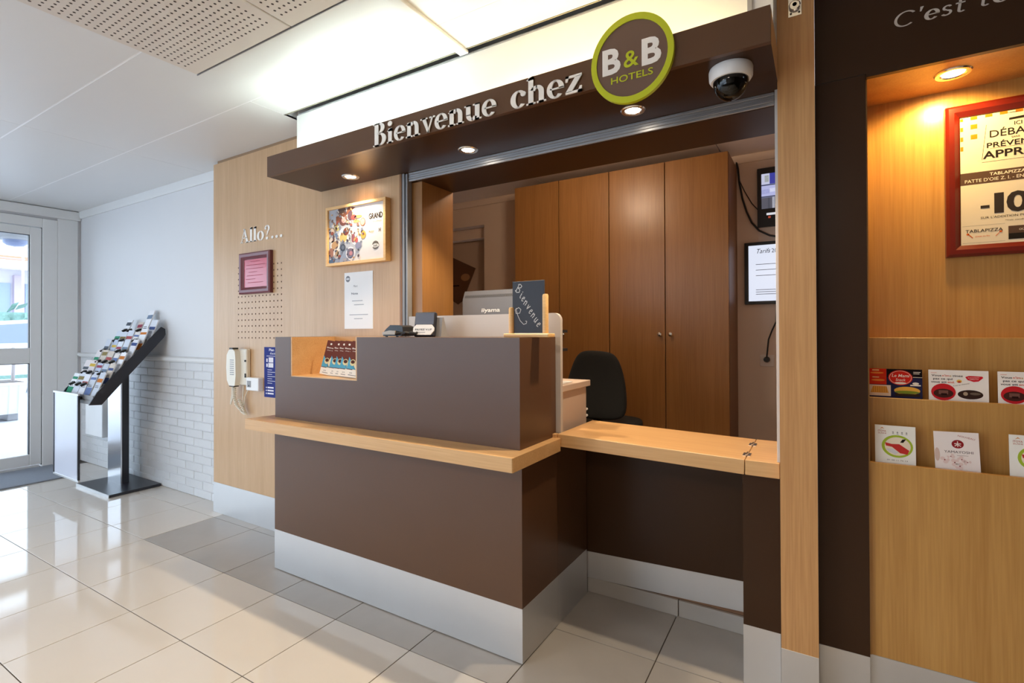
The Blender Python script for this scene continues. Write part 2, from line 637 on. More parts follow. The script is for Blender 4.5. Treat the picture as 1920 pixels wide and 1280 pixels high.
# perforated ceiling panels
for n, (x0, x1) in enumerate(((-2.34, -1.679), (-1.674, -1.013))):
    for (y0, y1) in ((-.02, 1.18),):
        p = part('perforated_panel', B(PERF, x0, x1, y0, y1, ZC - .01, ZC, b=.002), ce, 'matt panel drilled with rows of small holes')
        hm = MB(HOLE)
        pitch = 0.0262
        nx, ny = int((x1 - x0 - .05) / pitch), int((y1 - y0 - .05) / pitch)
        for a in range(nx):
            for c in range(ny):
                hx, hy = x0 + .035 + a * pitch, y0 + .035 + c * pitch
                if hy < .25: continue
                hm.add([(hx + .0052 * math.cos(PI * q / 3), hy + .0052 * math.sin(PI * q / 3), ZC - .0104) for q in range(6)], [range(6)])
        ho = part('hole', hm, p)
        ho['kind'] = 'stuff'
struct('trim_1', B(TRACK, -2.345, -1.008, 1.183, 1.186, ZC - .012, ZC))
struct('trim_2', B(CEILM, -2.347, -1.008, 1.187, 1.205, ZC - .006, ZC, b=.001))
struct('trim_3', MB(WHITE).box(-1.258, -1.214, .3, 1.668, ZC - .014, ZC, b=.003))
# edge profile of the ceiling above the canopy
struct('trim_4', B(mat('olive_edge', rgb(150, 146, 128), .6), -2.40, -.11, 1.653, 1.658, ZC - .001, ZC + .04))

# ---- entrance wall (left) with glazed door and windows
wl = MB(WALLW)
wl.box(XL - .12, XL, 1.81, YF + .1, 0, ZC)            # right of the door
wl.box(XL - .12, XL, YB, 1.81, 2.245, ZC + .06)       # above door and windows
struct('wall_left', wl)
struct('trim_5', MB(PVC).box(XL, XL + .03, .6, 1.97, 2.262, 2.345, b=.006).box(XL, XL + .018, 1.80, 1.95, 0, 2.262, b=.004))
d1 = thing('door_1', None, None, (XL, 1.2, 0))
d1['kind'] = 'structure'
D0, D1 = .79, 1.69
fr = MB(PVC)
fr.box(XL - .06, XL + .02, D1 + .004, 1.80, 0, 2.24, b=.004)
fr.box(XL - .06, XL + .02, D0 - .11, D0 - .004, 0, 2.24, b=.004)
fr.box(XL - .06, XL + .02, D0 - .004, D1 + .004, 2.156, 2.24, b=.004)
part('door_frame', fr, d1)
lf = MB(PVC)
lf.box(XL - .045, XL + .012, 1.612, D1, .03, 2.15, b=.004)
lf.box(XL - .045, XL + .012, D0, D0 + .078, .03, 2.15, b=.004)
lf.box(XL - .045, XL + .012, D0 + .078, 1.612, 2.08, 2.15, b=.004)
lf.box(XL - .045, XL + .012, D0 + .078, 1.612, .03, .128, b=.004)
lo = part('door_leaf', lf, d1)
part('mid_rail', B(PVC, XL - .045, XL + .012, D0 + .078, 1.612, .936, 1.073, b=.004), d1)
for z0, z1 in ((.128, .936), (1.073, 2.08)):
    part('pane', B(GLASS, XL - .022, XL - .016, D0 + .078, 1.612, z0, z1), d1)
    g = MB(DARKMETAL).box(XL - .03, XL + .002, 1.606, 1.613, z0, z1).box(XL - .03, XL + .002, D0 + .077, D0 + .083, z0, z1).box(XL - .03, XL + .002, D0 + .08, 1.61, z1 - .005, z1 + .001)
    part('gasket', g, d1)
part('door_gap', B(DARKMETAL, XL - .03, XL + .008, D1, D1 + .005, .02, 2.155), d1)
# glazing further along the entrance wall (outside the frame)
w1 = thing('window_1', None, None, (XL, -1.4, 0))
w1['kind'] = 'structure'
wf = MB(PVC)
for y in (YB, -2.2, -.76, .64):
    wf.box(XL - .06, XL + .02, y, y + .06, 0, 2.24, b=.004)
wf.box(XL - .06, XL + .02, YB, .68, 2.16, 2.24).box(XL - .06, XL + .02, YB, .68, 0, .1)
part('window_frame', wf, w1)
for y0, y1 in ((YB + .06, -2.2), (-2.14, -.76), (-.70, .64)):
    part('pane', B(GLASS, XL - .022, XL - .016, y0, y1, .1, 2.16), w1)

# ---- far wall: plaster above, painted brick dado below
wf_ = struct('wall_far', MB(WALLW).box(XL - .12, -3.4, YF, YF + .12, .98, ZC).use(MORTAR).box(XL - .12, -3.4, YF, YF + .12, 0, .98))
bl, bh = .2375, .0613
bm_full = MB(BRICK).box(-bl / 2 + .0022, bl / 2 - .0022, -.006, .004, .0022, bh - .0022, b=.003).build('brick', None, recenter=False)
bme = bm_full.data
bpy.data.objects.remove(bm_full)
hb = MB(BRICK).box(-bl / 4 + .0022, bl / 4 - .0022, -.006, .004, .0022, bh - .0022, b=.003).build('brick', None, recenter=False)
hme = hb.data
bpy.data.objects.remove(hb)
for r in range(16):
    x = -3.49 - (bl / 2 if r % 2 else 0) + .02
    while x - bl > XL - .02:
        o = bpy.data.objects.new('brick', bme)
        o.location = (x - bl / 2, YF - random.uniform(0, .0015), r * bh)
        COL.objects.link(o)
        setparent(o, wf_)
        x -= bl
struct('trim_6', MB(WHITE).prism([(YF, .98), (YF - .014, .98), (YF - .018, .99), (YF - .03, .992), (YF - .03, 1.012), (YF - .018, 1.02), (YF, 1.022)], XL, -3.49, 'YZ'))
struct('trim_7', MB(WHITE).prism([(YF, 2.285), (YF - .012, 2.285), (YF - .018, 2.30), (YF - .02, ZC), (YF, ZC)], XL, -3.4, 'YZ'))

# ---- oak wall block beside the counter
om = MB(OAK).box(-3.49, -1.79, YW, 2.147, .2, 2.334)
ow = struct('wall_middle', om)
part('plinth', MB(STEEL).box(-3.492, -1.79, YW - .002, 2.147, .0, .2, b=.001), ow, 'brushed metal kick plate')
part('cover_strip', MB(mat('brown_strip', rgb(150, 120, 90), .5)).box(-3.44, -2.41, YW + .0, YW + .03, 2.334, ZC), ow)
part('edge_strip', MB(mat('brown_edge', rgb(140, 98, 62), .45)).box(-1.79, -1.777, YW - .001, 2.147, 0, 1.99), ow, 'narrow brown edging')
hm = MB(PEGHOLE)
for a in range(13):
    for c in range(13):
        hx, hz = -3.197 + a * .0374, 1.168 + c * .0375
        hm.add([(hx + .0052 * math.cos(PI * q / 4), YW - .0005, hz + .0052 * math.sin(PI * q / 4)) for q in range(8)], [range(8)])
ho = part('drilled_hole', hm, ow, 'grid of small drilled speaker holes')
ho['kind'] = 'stuff'
serif_text(LETTER, ow, 'Allo?...', -3.168, YW, 1.773, .057, .45, .004)

# ---- wall above the opening, jamb, office shell
struct('wall_lintel', MB(BROWN_SHADED).box(-1.69, -.119, 1.885, 2.147, 1.9455, 2.42).use(WHITE).box(-2.386, -.108, 1.722, 1.88, 2.092, 2.62))
struct('trim_8', MB(CABW).box(-1.738, -1.672, 1.901, 2.147, .067, 1.9455), label='wood lined jamb of the reception opening')
struct('wall_office_back', MB(OFFWALL).box(-2.635, .0, 3.85, 3.95, .067, 2.42).box(-4.2, -2.635, 3.85, 3.95, 2.19, 2.42).box(-4.2, -3.5, 3.85, 3.95, .067, 2.19))
struct('wall_office_left', B(OFFWALL, -4.3, -4.2, 2.0, 4.2, .067, 2.42))
struct('wall_office_right', B(OFFWALL, -.118, -.01, 2.16, 3.95, .0, 2.42))
struct('ceiling_office', MB(CEILGAP).box(-4.2, 0, 2.147, 3.95, 2.426, 2.46))
oc = bpy.data.objects['ceiling_office']
for x0, x1 in ((-4.2, -3.27), (-3.264, -1.925), (-1.919, -.57), (-.564, -.01)):
    for y0, y1 in ((2.15, 3.0), (3.006, 3.85)):
        part('ceiling_panel', B(mat('office_ceiling', rgb(236, 220, 204), .7), x0, x1, y0, y1, 2.42, 2.432, b=.001), oc)
struct('trim_9', MB(OFFWALL).prism([(3.85, 2.368), (3.838, 2.368), (3.825, 2.40), (3.825, 2.42), (3.85, 2.42)], -4.2, -.11, 'YZ'))
d2 = thing('door_2', None, None, (-3.07, 4.05, .067))
d2['kind'] = 'structure'
part('door_frame', MB(OFFWALL).box(-3.5, -2.635, 3.95, 4.1, 2.09, 2.19, b=.004).box(-2.66, -2.60, 3.95, 4.1, .067, 2.19, b=.004).box(-3.5, -3.44, 3.95, 4.1, .067, 2.19, b=.004), d2)
part('leak_block', MB(OFFWALL).box(-4.2, -2.5, 4.11, 4.2, .0, 2.45).box(-4.2, -3.5, 3.95, 4.11, 0, 2.45).box(-2.6, -2.5, 3.95, 4.11, 0, 2.45).box(-4.2, -2.5, 3.95, 4.2, 2.19, 2.45), d2)  # unseen boxes added behind the door to block sky light above the leaf
part('door_leaf', MB(mat('beige_door', rgb(190, 168, 148), .5)).box(-3.44, -2.66, 4.04, 4.08, .07, 2.09, b=.003), d2)

struct('roof', B(mat('sky_block_dark', rgb(60, 58, 54), .9), XL - .15, XR + .1, YB - .1, 4.2, 2.62, 2.7))  # dark slab added overhead to stop sky light leaking through the ceiling gap
struct('wall_sky_block', MB(MATS['sky_block_dark']).box(-3.5, XR, 1.98, 2.14, 2.43, 2.62).box(XL - .12, -2.9, YF, YF + .1, ZC, 2.62))  # unseen boxes added to close the space above the ceilings against sky light
# ---- room shell behind the camera
struct('wall_rear', B(WALLW, -2.4, XR, YB - .1, YB, 0, ZC + .06))
struct('wall_right', B(BROWN, XR, XR + .1, YB, 2.2, 0, ZC + .06))
struct('wall_niche_side', B(BROWN, 1.65, XR, 1.9, 2.2, 0, ZC + .06))
w2 = thing('window_2', None, None, (-4.2, YB, 0))
w2['kind'] = 'structure'
wf = MB(PVC)
for x in (-6.0, -4.86, -3.66, -2.46):
    wf.box(x, x + .06, YB - .06, YB, 0, 2.36)
wf.box(-6, -2.4, YB - .06, YB, 2.26, 2.36).box(-6, -2.4, YB - .06, YB, 0, .1)
part('window_frame', wf, w2)
for x0, x1 in ((-5.94, -4.86), (-4.8, -3.66), (-3.6, -2.46)):
    part('pane', B(GLASS, x0, x1, YB - .03, YB - .024, .1, 2.26), w2)

# unseen fill lights added behind the camera for warm frontal light
for n, (x, y, lab) in enumerate(((-.5, -1.7, 'added square fill light behind the camera, nearer the niche'), (-2.7, -1.5, 'added square fill light behind the camera, nearer the entrance'))):
    t = thing('lobby_fill_light', lab, 'added light', (x, y, ZC), 'added lobby fill')
    part('frame', MB(WHITE).box(x - .31, x + .31, y - .31, y + .31, ZC - .02, ZC, b=.004), t)
    part('diffuser', MB(mat('lit_diffuser', (1, 1, 1), .5, emit=(1, .88, .72), es=4, var=0)).box(x - .28, x + .28, y - .28, y + .28, ZC - .024, ZC - .019), t)
    lamp('area_light', 'AREA', (x, y, ZC - .03), LOBBY_FILL_W, (1, .86, .70), t, .56)

# ================================================================== RECEPTION COUNTER
ct = thing('reception_counter', 'dark brown stepped reception counter with pale oak ledge and metal plinth', 'counter', (-1.65, 1.72, 0))
def ell_plan(e):
    return [(-2.378 - e, 1.577 - e), (-.919 + e, 1.577 - e), (-.919 + e, 1.866), (-2.378 - e, 1.866)]


part('lower_body', MB(BROWN).prism(ell_plan(0), .2, .72, 'XY'), ct)
part('plinth', MB(STEEL).prism(ell_plan(.0008), .004, .2, 'XY'), ct, 'brushed metal kick plate')
part('floor_seal', MB(DARKMETAL).prism(ell_plan(-.006), 0, .004, 'XY'), ct)
ub = MB(BROWN)
X0, X1, N0, N1 = -2.373, -.926, -2.247, -1.774
ub.box(X0, N0, 1.577, 1.868, .77, 1.178).box(N1, X1, 1.577, 1.868, .77, 1.178)
ub.box(N0, N1, 1.577, 1.868, .77, .982)
ub.box(N0, N1, 1.848, 1.868, .982, 1.178)
part('upper_body', ub, ct)
nl = MB(OAKX)
nl.box(N0, N1, 1.838, 1.848, .984, 1.179).box(N0, N0 + .008, 1.578, 1.838, .984, 1.178).box(N1 - .008, N1, 1.578, 1.838, .984, 1.178).box(N0, N1, 1.578, 1.838, .982, .986)
part('leaflet_recess', nl, ct, 'oak lined recess cut into the front for leaflets')
part('ledge', MB(OAKX).prism([(-2.454, 1.466), (-2.448, 1.465), (-.893, 1.465), (-.89, 1.468), (-.89, 1.837), (-.915, 1.866), (-2.40, 1.866), (-2.454, 1.50)], .72, .77, 'XY'), ct, 'thick pale oak ledge')
part('ledge_block', MB(OAKX).box(-.937, -.910, 1.838, 1.862, .765, .785, b=.002), ct)
sp = MB(SCREENP)
pts = [(-1.735, .785), (-.905, .785)] + [(-.935 + .03 * math.cos(a), 1.247 + .03 * math.sin(a)) for a in [PI / 2 * i / 6 for i in range(7)]] + [(-1.735, 1.277)]
sp.prism(pts, 1.872, 1.892)
tag(sp.build('rear_screen'), 'pale grey board with rounded corner rising behind the counter top', 'screen board')
sd = thing('counter_side_panel', 'dark brown panel running back from the counter beside the passage', 'side panel', (-.93, 2.0, 0))
part('panel', MB(BROWN).box(-.945, -.9192, 1.867, 2.168, .2, .765), sd)
part('plinth', MB(STEEL).box(-.945, -.9184, 1.867, 2.168, .0, .2), sd, 'brushed metal kick plate')

# desk behind the counter
dk = thing('desk', 'pale laminate desk unit tucked behind the grey screen', 'desk', (-1.3, 2.1, .067))
part('body', MB(DESKM).box(-1.7, -.95, 1.945, 2.243, .067, .94, b=.001), dk)
part('desk_top', MB(DESKM).box(-1.715, -.937, 1.93, 2.265, .94, .968, b=.002), dk)
part('side_hooks', MB(WHITEPL).cyl((-.95, 2.244, .80), (-.95, 2.250, .80), .006).cyl((-.95, 2.244, .83), (-.95, 2.250, .83), .006), dk)
tag(MB(WHITEPL).box(-1.12, -.965, 1.94, 2.12, .969, .972).build('paper_sheet'), 'white sheet of paper lying on the desk end', 'paper')
lt = thing('letter_tray', 'black letter tray peeping out behind the grey screen', 'letter tray', (-1.1, 2.0, .969))
for i, z in enumerate((1.115, 1.195)):
    part('tray', MB(BLACK).prism([(1.95, z), (2.02, z), (2.02, z + .012), (1.96, z + .012), (1.95, z + .03)], -1.26, -.942, 'YZ'), lt)
part('frame', MB(BLACK).box(-1.26, -1.25, 1.95, 2.02, .972, 1.215).box(-1.0, -.99, 1.95, 2.02, .972, 1.215).box(-1.26, -.99, 1.95, 2.02, .969, .976), lt)

# monitor
mo = thing('monitor', 'back of a grey computer monitor behind the counter screen', 'monitor', (-1.43, 2.15, .968))
part('base', MB(BLACK).lathe([(.11, 0), (.11, .008), (.03, .014), (.03, .02)], (-1.42, 2.12, .968)), mo)
part('stand', MB(BLACK).box(-1.45, -1.39, 2.13, 2.15, .985, 1.26, b=.003), mo)
part('housing', MB(mat('grey_monitor_plastic', rgb(104, 106, 114), .45)).prism([(2.150, 1.07), (2.175, 1.05), (2.19, 1.05), (2.19, 1.415), (2.172, 1.415), (2.152, 1.37)], -1.612, -1.24, 'YZ'), mo)
vb = MB(mat('vent_grey', rgb(60, 60, 64), .6))
vb.M = plane_at(0, 2.1525, 0, 0, 0)
for i in range(58):
    x = -1.6 + i * .0061
    z = 1.378
    vb.add([(x, .0015, z), (x + .003, .0015, z), (x + .004, .0078, z + .014), (x + .001, .0078, z + .014)], [(0, 1, 2, 3)])
part('vent', vb, mo)['kind'] = 'stuff'
tm = MB(WHITEPL)
tm.M = plane_at(-1.49, 2.1505, 1.302, 0, 0)
tm.text('iiyama', 0, 0, .021, 2, width=.113, bold=.02, shear=.12)
part('lettering', tm, mo)

# ---- flap counter on the right of the counter
ft = thing('counter_flap', 'hinged oak flap bridging the passage beside the counter', 'counter flap', (-.55, 2.03, .72))
fm = MB(OAKX)
ang = math.atan2(.0155, .69)
fm.M = Matrix.Translation((-.216, 0, .72)) @ Matrix.Rotation(ang, 4, 'Y')
fm.box(-.692, 0, 1.845, 2.215, 0, .05, b=.0015)
part('board', fm, ft)
for y in (1.90, 2.08):
    h = MB(BRASSK)
    h.box(-.228, -.203, y, y + .045, .770, .7722)
    h.cyl((-.2155, y, .773), (-.2155, y + .045, .773), .0035, n=8)
    part('hinge', h, ft, 'small metal hinge')
pd = thing('counter_end', 'short brown counter end with oak top against the oak post', 'counter', (-.17, 2.03, 0))
part('body', B(BROWN_SHADED, -.226, -.113, 1.887, 2.2, .2, .72), pd)
part('plinth', MB(STEEL).box(-.227, -.113, 1.886, 2.2, 0, .2, b=.001), pd, 'brushed metal kick plate')
part('top', MB(OAKX).box(-.213, -.111, 1.845, 2.215, .72, .77, b=.0015), pd, 'oak top')
gt = thing('swing_gate', 'low brown swing gate under the oak flap', 'gate', (-.59, 2.19, .075))
ang = -math.atan2(.026, .66)
for nm, m, z0, z1, e in (('gate_panel', BROWN_SHADED, .185, .685, 0), ('kick_plate', STEEL, .067, .187, .0012)):
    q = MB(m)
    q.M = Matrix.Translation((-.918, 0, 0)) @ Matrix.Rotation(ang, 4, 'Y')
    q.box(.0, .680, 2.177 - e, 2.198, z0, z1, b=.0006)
    part(nm, q, gt)

# ================================================================== CANOPY
cn = thing('canopy', 'long dark brown welcome canopy over the reception opening', 'canopy', (-1.25, 1.7, 1.99))
CX0, CX1, CF = -2.386, -.107, 1.542
part('fascia', MB(BROWN).box(CX0, CX1, CF, CF + .018, 1.99, 2.091, b=.0006), cn)
part('bottom_board', MB(BROWN_SHADED).box(CX0, CX1, CF + .018, 1.868, 1.99, 2.008).box(-1.69, CX1, 1.868, 1.882, 1.99, 2.008), cn)
part('end_cap', MB(OAKX).box(CX1 - .002, CX1 + .0005, CF + .018, 1.80, 1.992, 2.09), cn)
up = MB(mat('pale_upper_panel', rgb(236, 236, 230), .5, var=.01))
up.box(-2.332, -.178, 1.675, 1.695, 2.008, 2.335)
part('upper_panel', up, cn, 'white panel washed by the hidden tubes')
part('grey_side_strip', MB(TRACK).box(-.178, -.165, 1.668, 1.70, 2.008, 2.337).use(WHITE).box(-.165, -.109, 1.675, 1.70, 2.008, 2.345), cn)
part('top_rail', MB(TRACK).box(-2.315, -.178, 1.671, 1.70, 2.335, 2.341), cn)
serif_text(LETTER, cn, 'Bienvenue', -1.622, CF - .003, 1.991, .060, .630, .004)
serif_text(LETTER, cn, 'chez', -.935, CF - .003, 1.991, .060, .280, .004)
lg = part('round_sign', MB(mat('sign_brown', rgb(110, 84, 70), .35)).lathe([(.118, .0), (.118, -.004)], (-.4925, 1.534, 2.047), 48, 'Y'), cn, 'round brown sign with a lime ring')
rg = MB(LIME)
N = 56
ring_v, ring_f = [], []
for i in range(N):
    a = 2 * PI * i / N
    c, s = math.cos(a), math.sin(a)
    ring_v += [(-.4925 + .113 * c, 1.527, 2.047 + .117 * s), (-.4925 + .131 * c, 1.527, 2.047 + .137 * s), (-.4925 + .131 * c, 1.541, 2.047 + .137 * s), (-.4925 + .113 * c, 1.541, 2.047 + .117 * s)]
for i in range(N):
    j = (i + 1) % N
    for k in range(4):
        ring_f.append((i * 4 + k, i * 4 + (k + 1) % 4, j * 4 + (k + 1) % 4, j * 4 + k))
rg.add(ring_v, ring_f)
part('ring', rg, lg)
q = MB(LETTER)
q.M = plane_at(0, 1.530, 0)
q.text('B', -.586, 2.0165, .080, 1, width=.060, bold=.035, depth=.001)
q.text('B', -.459, 2.0165, .080, 1, width=.060, bold=.035, depth=.001)
q.use(LIME)
q.text('&', -.516, 2.022, .053, 1, width=.048, bold=.01, depth=.001)
q.text('HOTELS', -.5575, 1.981, .0215, 1, width=.133, bold=.008, depth=.001)
part('lettering', q, lg, 'white B and B with lime ampersand and HOTELS')

# roller shutter parked under the canopy
sh = thing('roller_shutter', 'raised grey aluminium roller shutter under the canopy', 'shutter', (-.93, 1.89, 1.95))
bb = MB(TRACK)
for i in range(4):
    z0 = 1.9465 + i * .0109
    bb.box(-1.738, -.121, 1.876 - .0012 * (i % 2), 1.884, z0 + .0004, z0 + .0105, b=.001)
part('bottom_bar', bb, sh)
part('side_rail', MB(RAILM).box(-1.777, -1.760, 1.870, 1.90, .77, 1.99, b=.001).use(DARKMETAL).box(-1.760, -1.749, 1.872, 1.90, .77, 1.985).use(RAILM).box(-1.749, -1.738, 1.868, 1.90, .77, 1.985, b=.001), sh)
part('side_rail', MB(mat('pale_rail', rgb(200, 200, 200), .4)).box(-.119, -.1085, 1.862, 1.90, .77, 2.0, b=.001), sh)

# downlights in the canopy underside
WARM = (1.0, .80, .56)


def downlight(x, y, z, label, group, power, r=.044, aim=(0, -.12, -1), spot=2.1, color=WARM):
    t = thing('recessed_spotlight', label, 'spotlight', (x, y, z), group)
    rim = MB(CHROME)
    prof = [(r * .62, -.001), (r * .70, -.004), (r * .93, -.0045), (r, -.001), (r, .0005), (r * .62, .0005)]
    n = 32
    vs, fs = [], []
    for a, h in prof:
        vs += [(x + a * math.cos(2 * PI * k / n), y + a * math.sin(2 * PI * k / n), z + h) for k in range(n)]
    for i in range(len(prof)):
        i2 = (i + 1) % len(prof)
        fs += [[i * n + k, i * n + (k + 1) % n, i2 * n + (k + 1) % n, i2 * n + k] for k in range(n)]
    rim.add(vs, fs)
    part('rim', rim, t)
    part('lens', MB(LAMP_ON).lathe([(r * .60, 0), (r * .60, -.0015), (r * .45, -.003), (r * .1, -.004)], (x, y, z)), t)
    lamp('spot_lamp', 'SPOT', (x, y, z - .012), power, color, t, .022, spot, .5, aim)
    return t


downlight(-2.026, 1.763, 1.99, 'recessed canopy spotlight above the framed breakfast poster', 'canopy spotlights', SPOT_W * .38)
downlight(-1.296, 1.772, 1.99, 'recessed canopy spotlight above the card terminals, middle of the three', 'canopy spotlights', SPOT_W)
downlight(-.563, 1.767, 1.99, 'recessed canopy spotlight just below the round brown sign', 'canopy spotlights', SPOT_W)

# tubes in the canopy trough
for x0, x1, col, es, lab in ((-2.30, -1.22, (.86, 1.0, .93), TUBE_COOL, 'cool white fluorescent tube hidden in the canopy trough, entrance end'), (-1.12, -.20, (1.0, .77, .42), TUBE_WARM, 'warm fluorescent tube hidden in the canopy trough, behind the round sign')):
    t = thing('fluorescent_tube', lab, 'tube light', ((x0 + x1) / 2, 1.608, 2.008), 'canopy tubes')
    part('batten', MB(WHITE).box(x0, x1, 1.588, 1.628, 2.0085, 2.028, b=.002), t)
    em = mat('tube_warm' if x0 > -1.2 else 'tube_cool', (1, 1, 1), .4, emit=col, es=es, var=0)
    part('tube', MB(em).cyl((x0 + .03, 1.608, 2.045), (x1 - .03, 1.608, 2.045), .013, n=12), t)
    for xe in (x0 + .005, x1 - .03):
        part('lamp_holder', MB(WHITE).box(xe, xe + .022, 1.593, 1.623, 2.028, 2.062, b=.002), t)

# dome camera
dc = thing('dome_camera', 'white and smoked glass dome security camera under the canopy', 'security camera', (-.222, 1.642, 1.99))
part('base', MB(WHITEPL).lathe([(.060, 0), (.062, -.006), (.061, -.03), (.056, -.038), (.0, -.038)], (-.222, 1.642, 1.99), 36), dc)
part('dome', MB(DOMEG).lathe([(.050 * math.cos(a), -.036 - .060 * math.sin(a)) for a in [PI / 2 * i / 10 for i in range(10)]] + [(.002, -.096)], (-.222, 1.642, 1.99), 32), dc)
part('lens_unit', MB(DARKMETAL).blob((-.222, 1.642, 1.952), (.03, .03, .028), 16, 8).use(BLACK).cyl((-.222, 1.642, 1.945), (-.235, 1.612, 1.925), .012), dc)

# ================================================================== POST AND NICHE
po = thing('oak_post', 'tall oak clad post between the counter and the leaflet niche', 'post', (-.057, 1.87, 0))
part('cladding', B(POSTW, -.1075, -.006, 1.806, 1.98, .2, ZC), po)
part('plinth', MB(STEEL).box(-.108, -.0055, 1.805, 1.98, 0, .2, b=.0008), po, 'brushed metal kick plate')
lp = part('lock_plate', MB(CHROME).box(-.0755, -.0385, 1.803, 1.806, 2.182, 2.262, b=.0008), po, 'metal plate with a round lock')
k = MB(CHROME)
k.lathe([(.0165, 0), (.0165, -.006), (.013, -.009), (.007, -.009)], (-.0575, 1.803, 2.212), 24, 'Y')
k.use(BLACK).lathe([(.006, -.0095), (.001, -.0095)], (-.0575, 1.803, 2.214), 12, 'Y')
for x in (-.068, -.0455):
    k.use(DARKMETAL).lathe([(.003, 0), (.003, -.001)], (x, 1.8028, 2.191), 10, 'Y')
part('lock', k, lp)

nc = thing('leaflet_niche', 'dark brown framed wall niche lined in oak with stepped leaflet pockets', 'display niche', (.8, 2.0, 0))
NX1 = 1.62
part('pillar', B(BROWN_SHADED, -.0057, .128, 1.8925, 2.16, .2, 1.9875), nc)
part('pillar_plinth', MB(STEEL).box(-.0055, .1285, 1.891, 2.16, 0, .2, b=.0008), nc)
part('header', MB(BROWN_SHADED).box(.1295, NX1, 1.892, 1.91, 1.978, ZC).box(-.0055, .1295, 1.892, 1.91, 1.989, ZC), nc)
part('soffit', MB(NICHEW).box(.128, NX1, 1.91, 2.16, 1.978, 1.995), nc)
part('back_panel', MB(NICHEW).box(.1, NX1, 2.145, 2.165, .9, 1.995), nc)
part('side_panel', MB(NICHEW).box(.128, .133, 1.91, 2.145, .2, 1.978), nc)
part('upper_step', MB(NICHEW).box(.133, NX1, 2.06, 2.145, .2, 1.1755, b=.0008), nc)
part('pocket_front', MB(NICHEW).box(.133, NX1, 1.98, 1.992, .2, .9865, b=.001), nc)
part('pocket_front', MB(NICHEW).box(.1285, NX1, 1.913, 1.927, .2, .793, b=.001), nc)
part('lower_plinth', MB(STEEL).box(.129, NX1, 1.912, 1.93, 0, .2, b=.0008), nc)
serif_text(mat('grey_lettering', rgb(214, 205, 196), .45), nc, "C'est to", .196, 1.892, 2.106, .0285, .262, .002, shear=.12, bold=.008)
t = downlight(.353, 2.0, 1.978, 'recessed spotlight in the oak soffit of the leaflet niche', 'niche spotlight', NICHE_W, .046, (0, .35, -1), 2.6, (1.0, .66, .22))


def frame_bars(mb, x0, x1, z0, z1, yw, d, wd, round_=True):
    """mitred picture frame with a domed profile"""
    prof = [(0, 0), (0, d * .75), (wd * .22, d), (wd * .6, d * .95), (wd * .85, d * .6), (wd, d * .45), (wd, 0)]
    cs = [(x0, z0, 1, 1), (x1, z0, -1, 1), (x1, z1, -1, -1), (x0, z1, 1, -1)]
    n = len(prof)
    vs, fs = [], []
    for cx, cz, sx, sz in cs:
        vs += [(cx + sx * a, yw - b, cz + sz * a) for a, b in prof]
    for i in range(4):
        j = (i + 1) % 4
        fs += [[i * n + k, i * n + (k + 1) % n, j * n + (k + 1) % n, j * n + k] for k in range(n)]
    mb.add(vs, fs)


# pizza poster in a red frame
pp = thing('framed_poster', 'restaurant offer poster in a red stained wooden frame', 'framed poster', (.55, 2.13, 1.42))
FX0, FX1, FZ0, FZ1 = .355, .79, 1.434, 1.918
f = MB(REDWOOD)
frame_bars(f, FX0, FX1, FZ0, FZ1, 2.145, .025, .036)
part('frame', f, pp)
q = MB(ink('E4D6BE'))
q.box(FX0 + .03, FX1 - .03, 2.134, 2.144, FZ0 + .03, FZ1 - .03)
q.M = plane_at(0, 2.134, 0)
q.use(ink('3A2418'))
q.rect(.388, FZ0 + .03, .3925, FZ1 - .03, 1).rect(.388, FZ1 - .0395, FX1 - .03, FZ1 - .034, 1)
q.use(ink('E9741F'))
for (a, b, c, d) in ((.393, 1.867, .400, 1.876), (.418, 1.868, .434, 1.878), (.453, 1.869, .470, 1.878), (.487, 1.870, .505, 1.879), (.393, 1.835, .400, 1.848), (.418, 1.8385, .434, 1.853), (.393, 1.803, .400, 1.817), (.418, 1.806, .434, 1.821), (.393, 1.772, .400, 1.786), (.523, 1.870, .540, 1.879)):
    q.rect(a, b, c, d, 1)
q.use(ink('5B463B'))
q.rect(.3925, 1.662, FX1 - .036, 1.700, 1)
q.rect(.504, 1.498, .62, 1.521, 1)
q.use(ink('2A2522'))
q.rect(.504, 1.480, .62, 1.498, 2)
for (a, b, c, d) in ((.455, 1.845, .457, 1.736), (.443, 1.733, .445, 1.736)):
    q.flat([(a, b), (a + .001, b), (c - .012, d), (c - .013, d)], 1)
q.rect(.444, 1.728, .60, 1.7288, 1)
q.rect(.463, 1.7685, .6, 1.7692, 1)
q.flat([(.508, 1.849), (.585, 1.852), (.585, 1.860), (.508, 1.856)], 1)
q.ell(.52, 1.872, .017, .001, 1, 10)
q.text('ICI', .5195, 1.832, .012)
q.text('DÉBARQ', .463, 1.8035, .0225, width=.128, bold=.004)
q.text('SANS', .513, 1.793, .006)
q.text('PRÉVENIR', .456, 1.7715, .0165, width=.124, bold=.012)
q.text('APPRÉ', .4465, 1.739, .0235, width=.113, bold=.018)
q.use(ink('F4E9D6'))
q.text('TABLAPIZZA', .462, 1.6845, .0095, width=.082, bold=.012)
q.text("PATTE D'OIE Z. I. - EN FACE", .403, 1.668, .0105, width=.175)
q.text('OÙ', .528, 1.506, .006, 3)
q.use(ink('3C3431'))
q.text('1', .472, 1.567, .062, width=.022, bold=.03)
q.text('0', .500, 1.567, .062, width=.052, bold=.03)
q.rect(.440, 1.583, .461, 1.592, 2)
q.text("SUR L'ADDITION POUR LES", .440, 1.550, .007, width=.14)
q.text('*Voir conditions en', .497, 1.538, .0045, width=.07)
q.rect(.396, 1.476, .4965, 1.4765, 1).rect(.396, 1.530, .4965, 1.5305, 1)
q.text('TABLAPIZZA', .4035, 1.509, .010, width=.088, bold=.008)
q.use(ink('D8662A'))
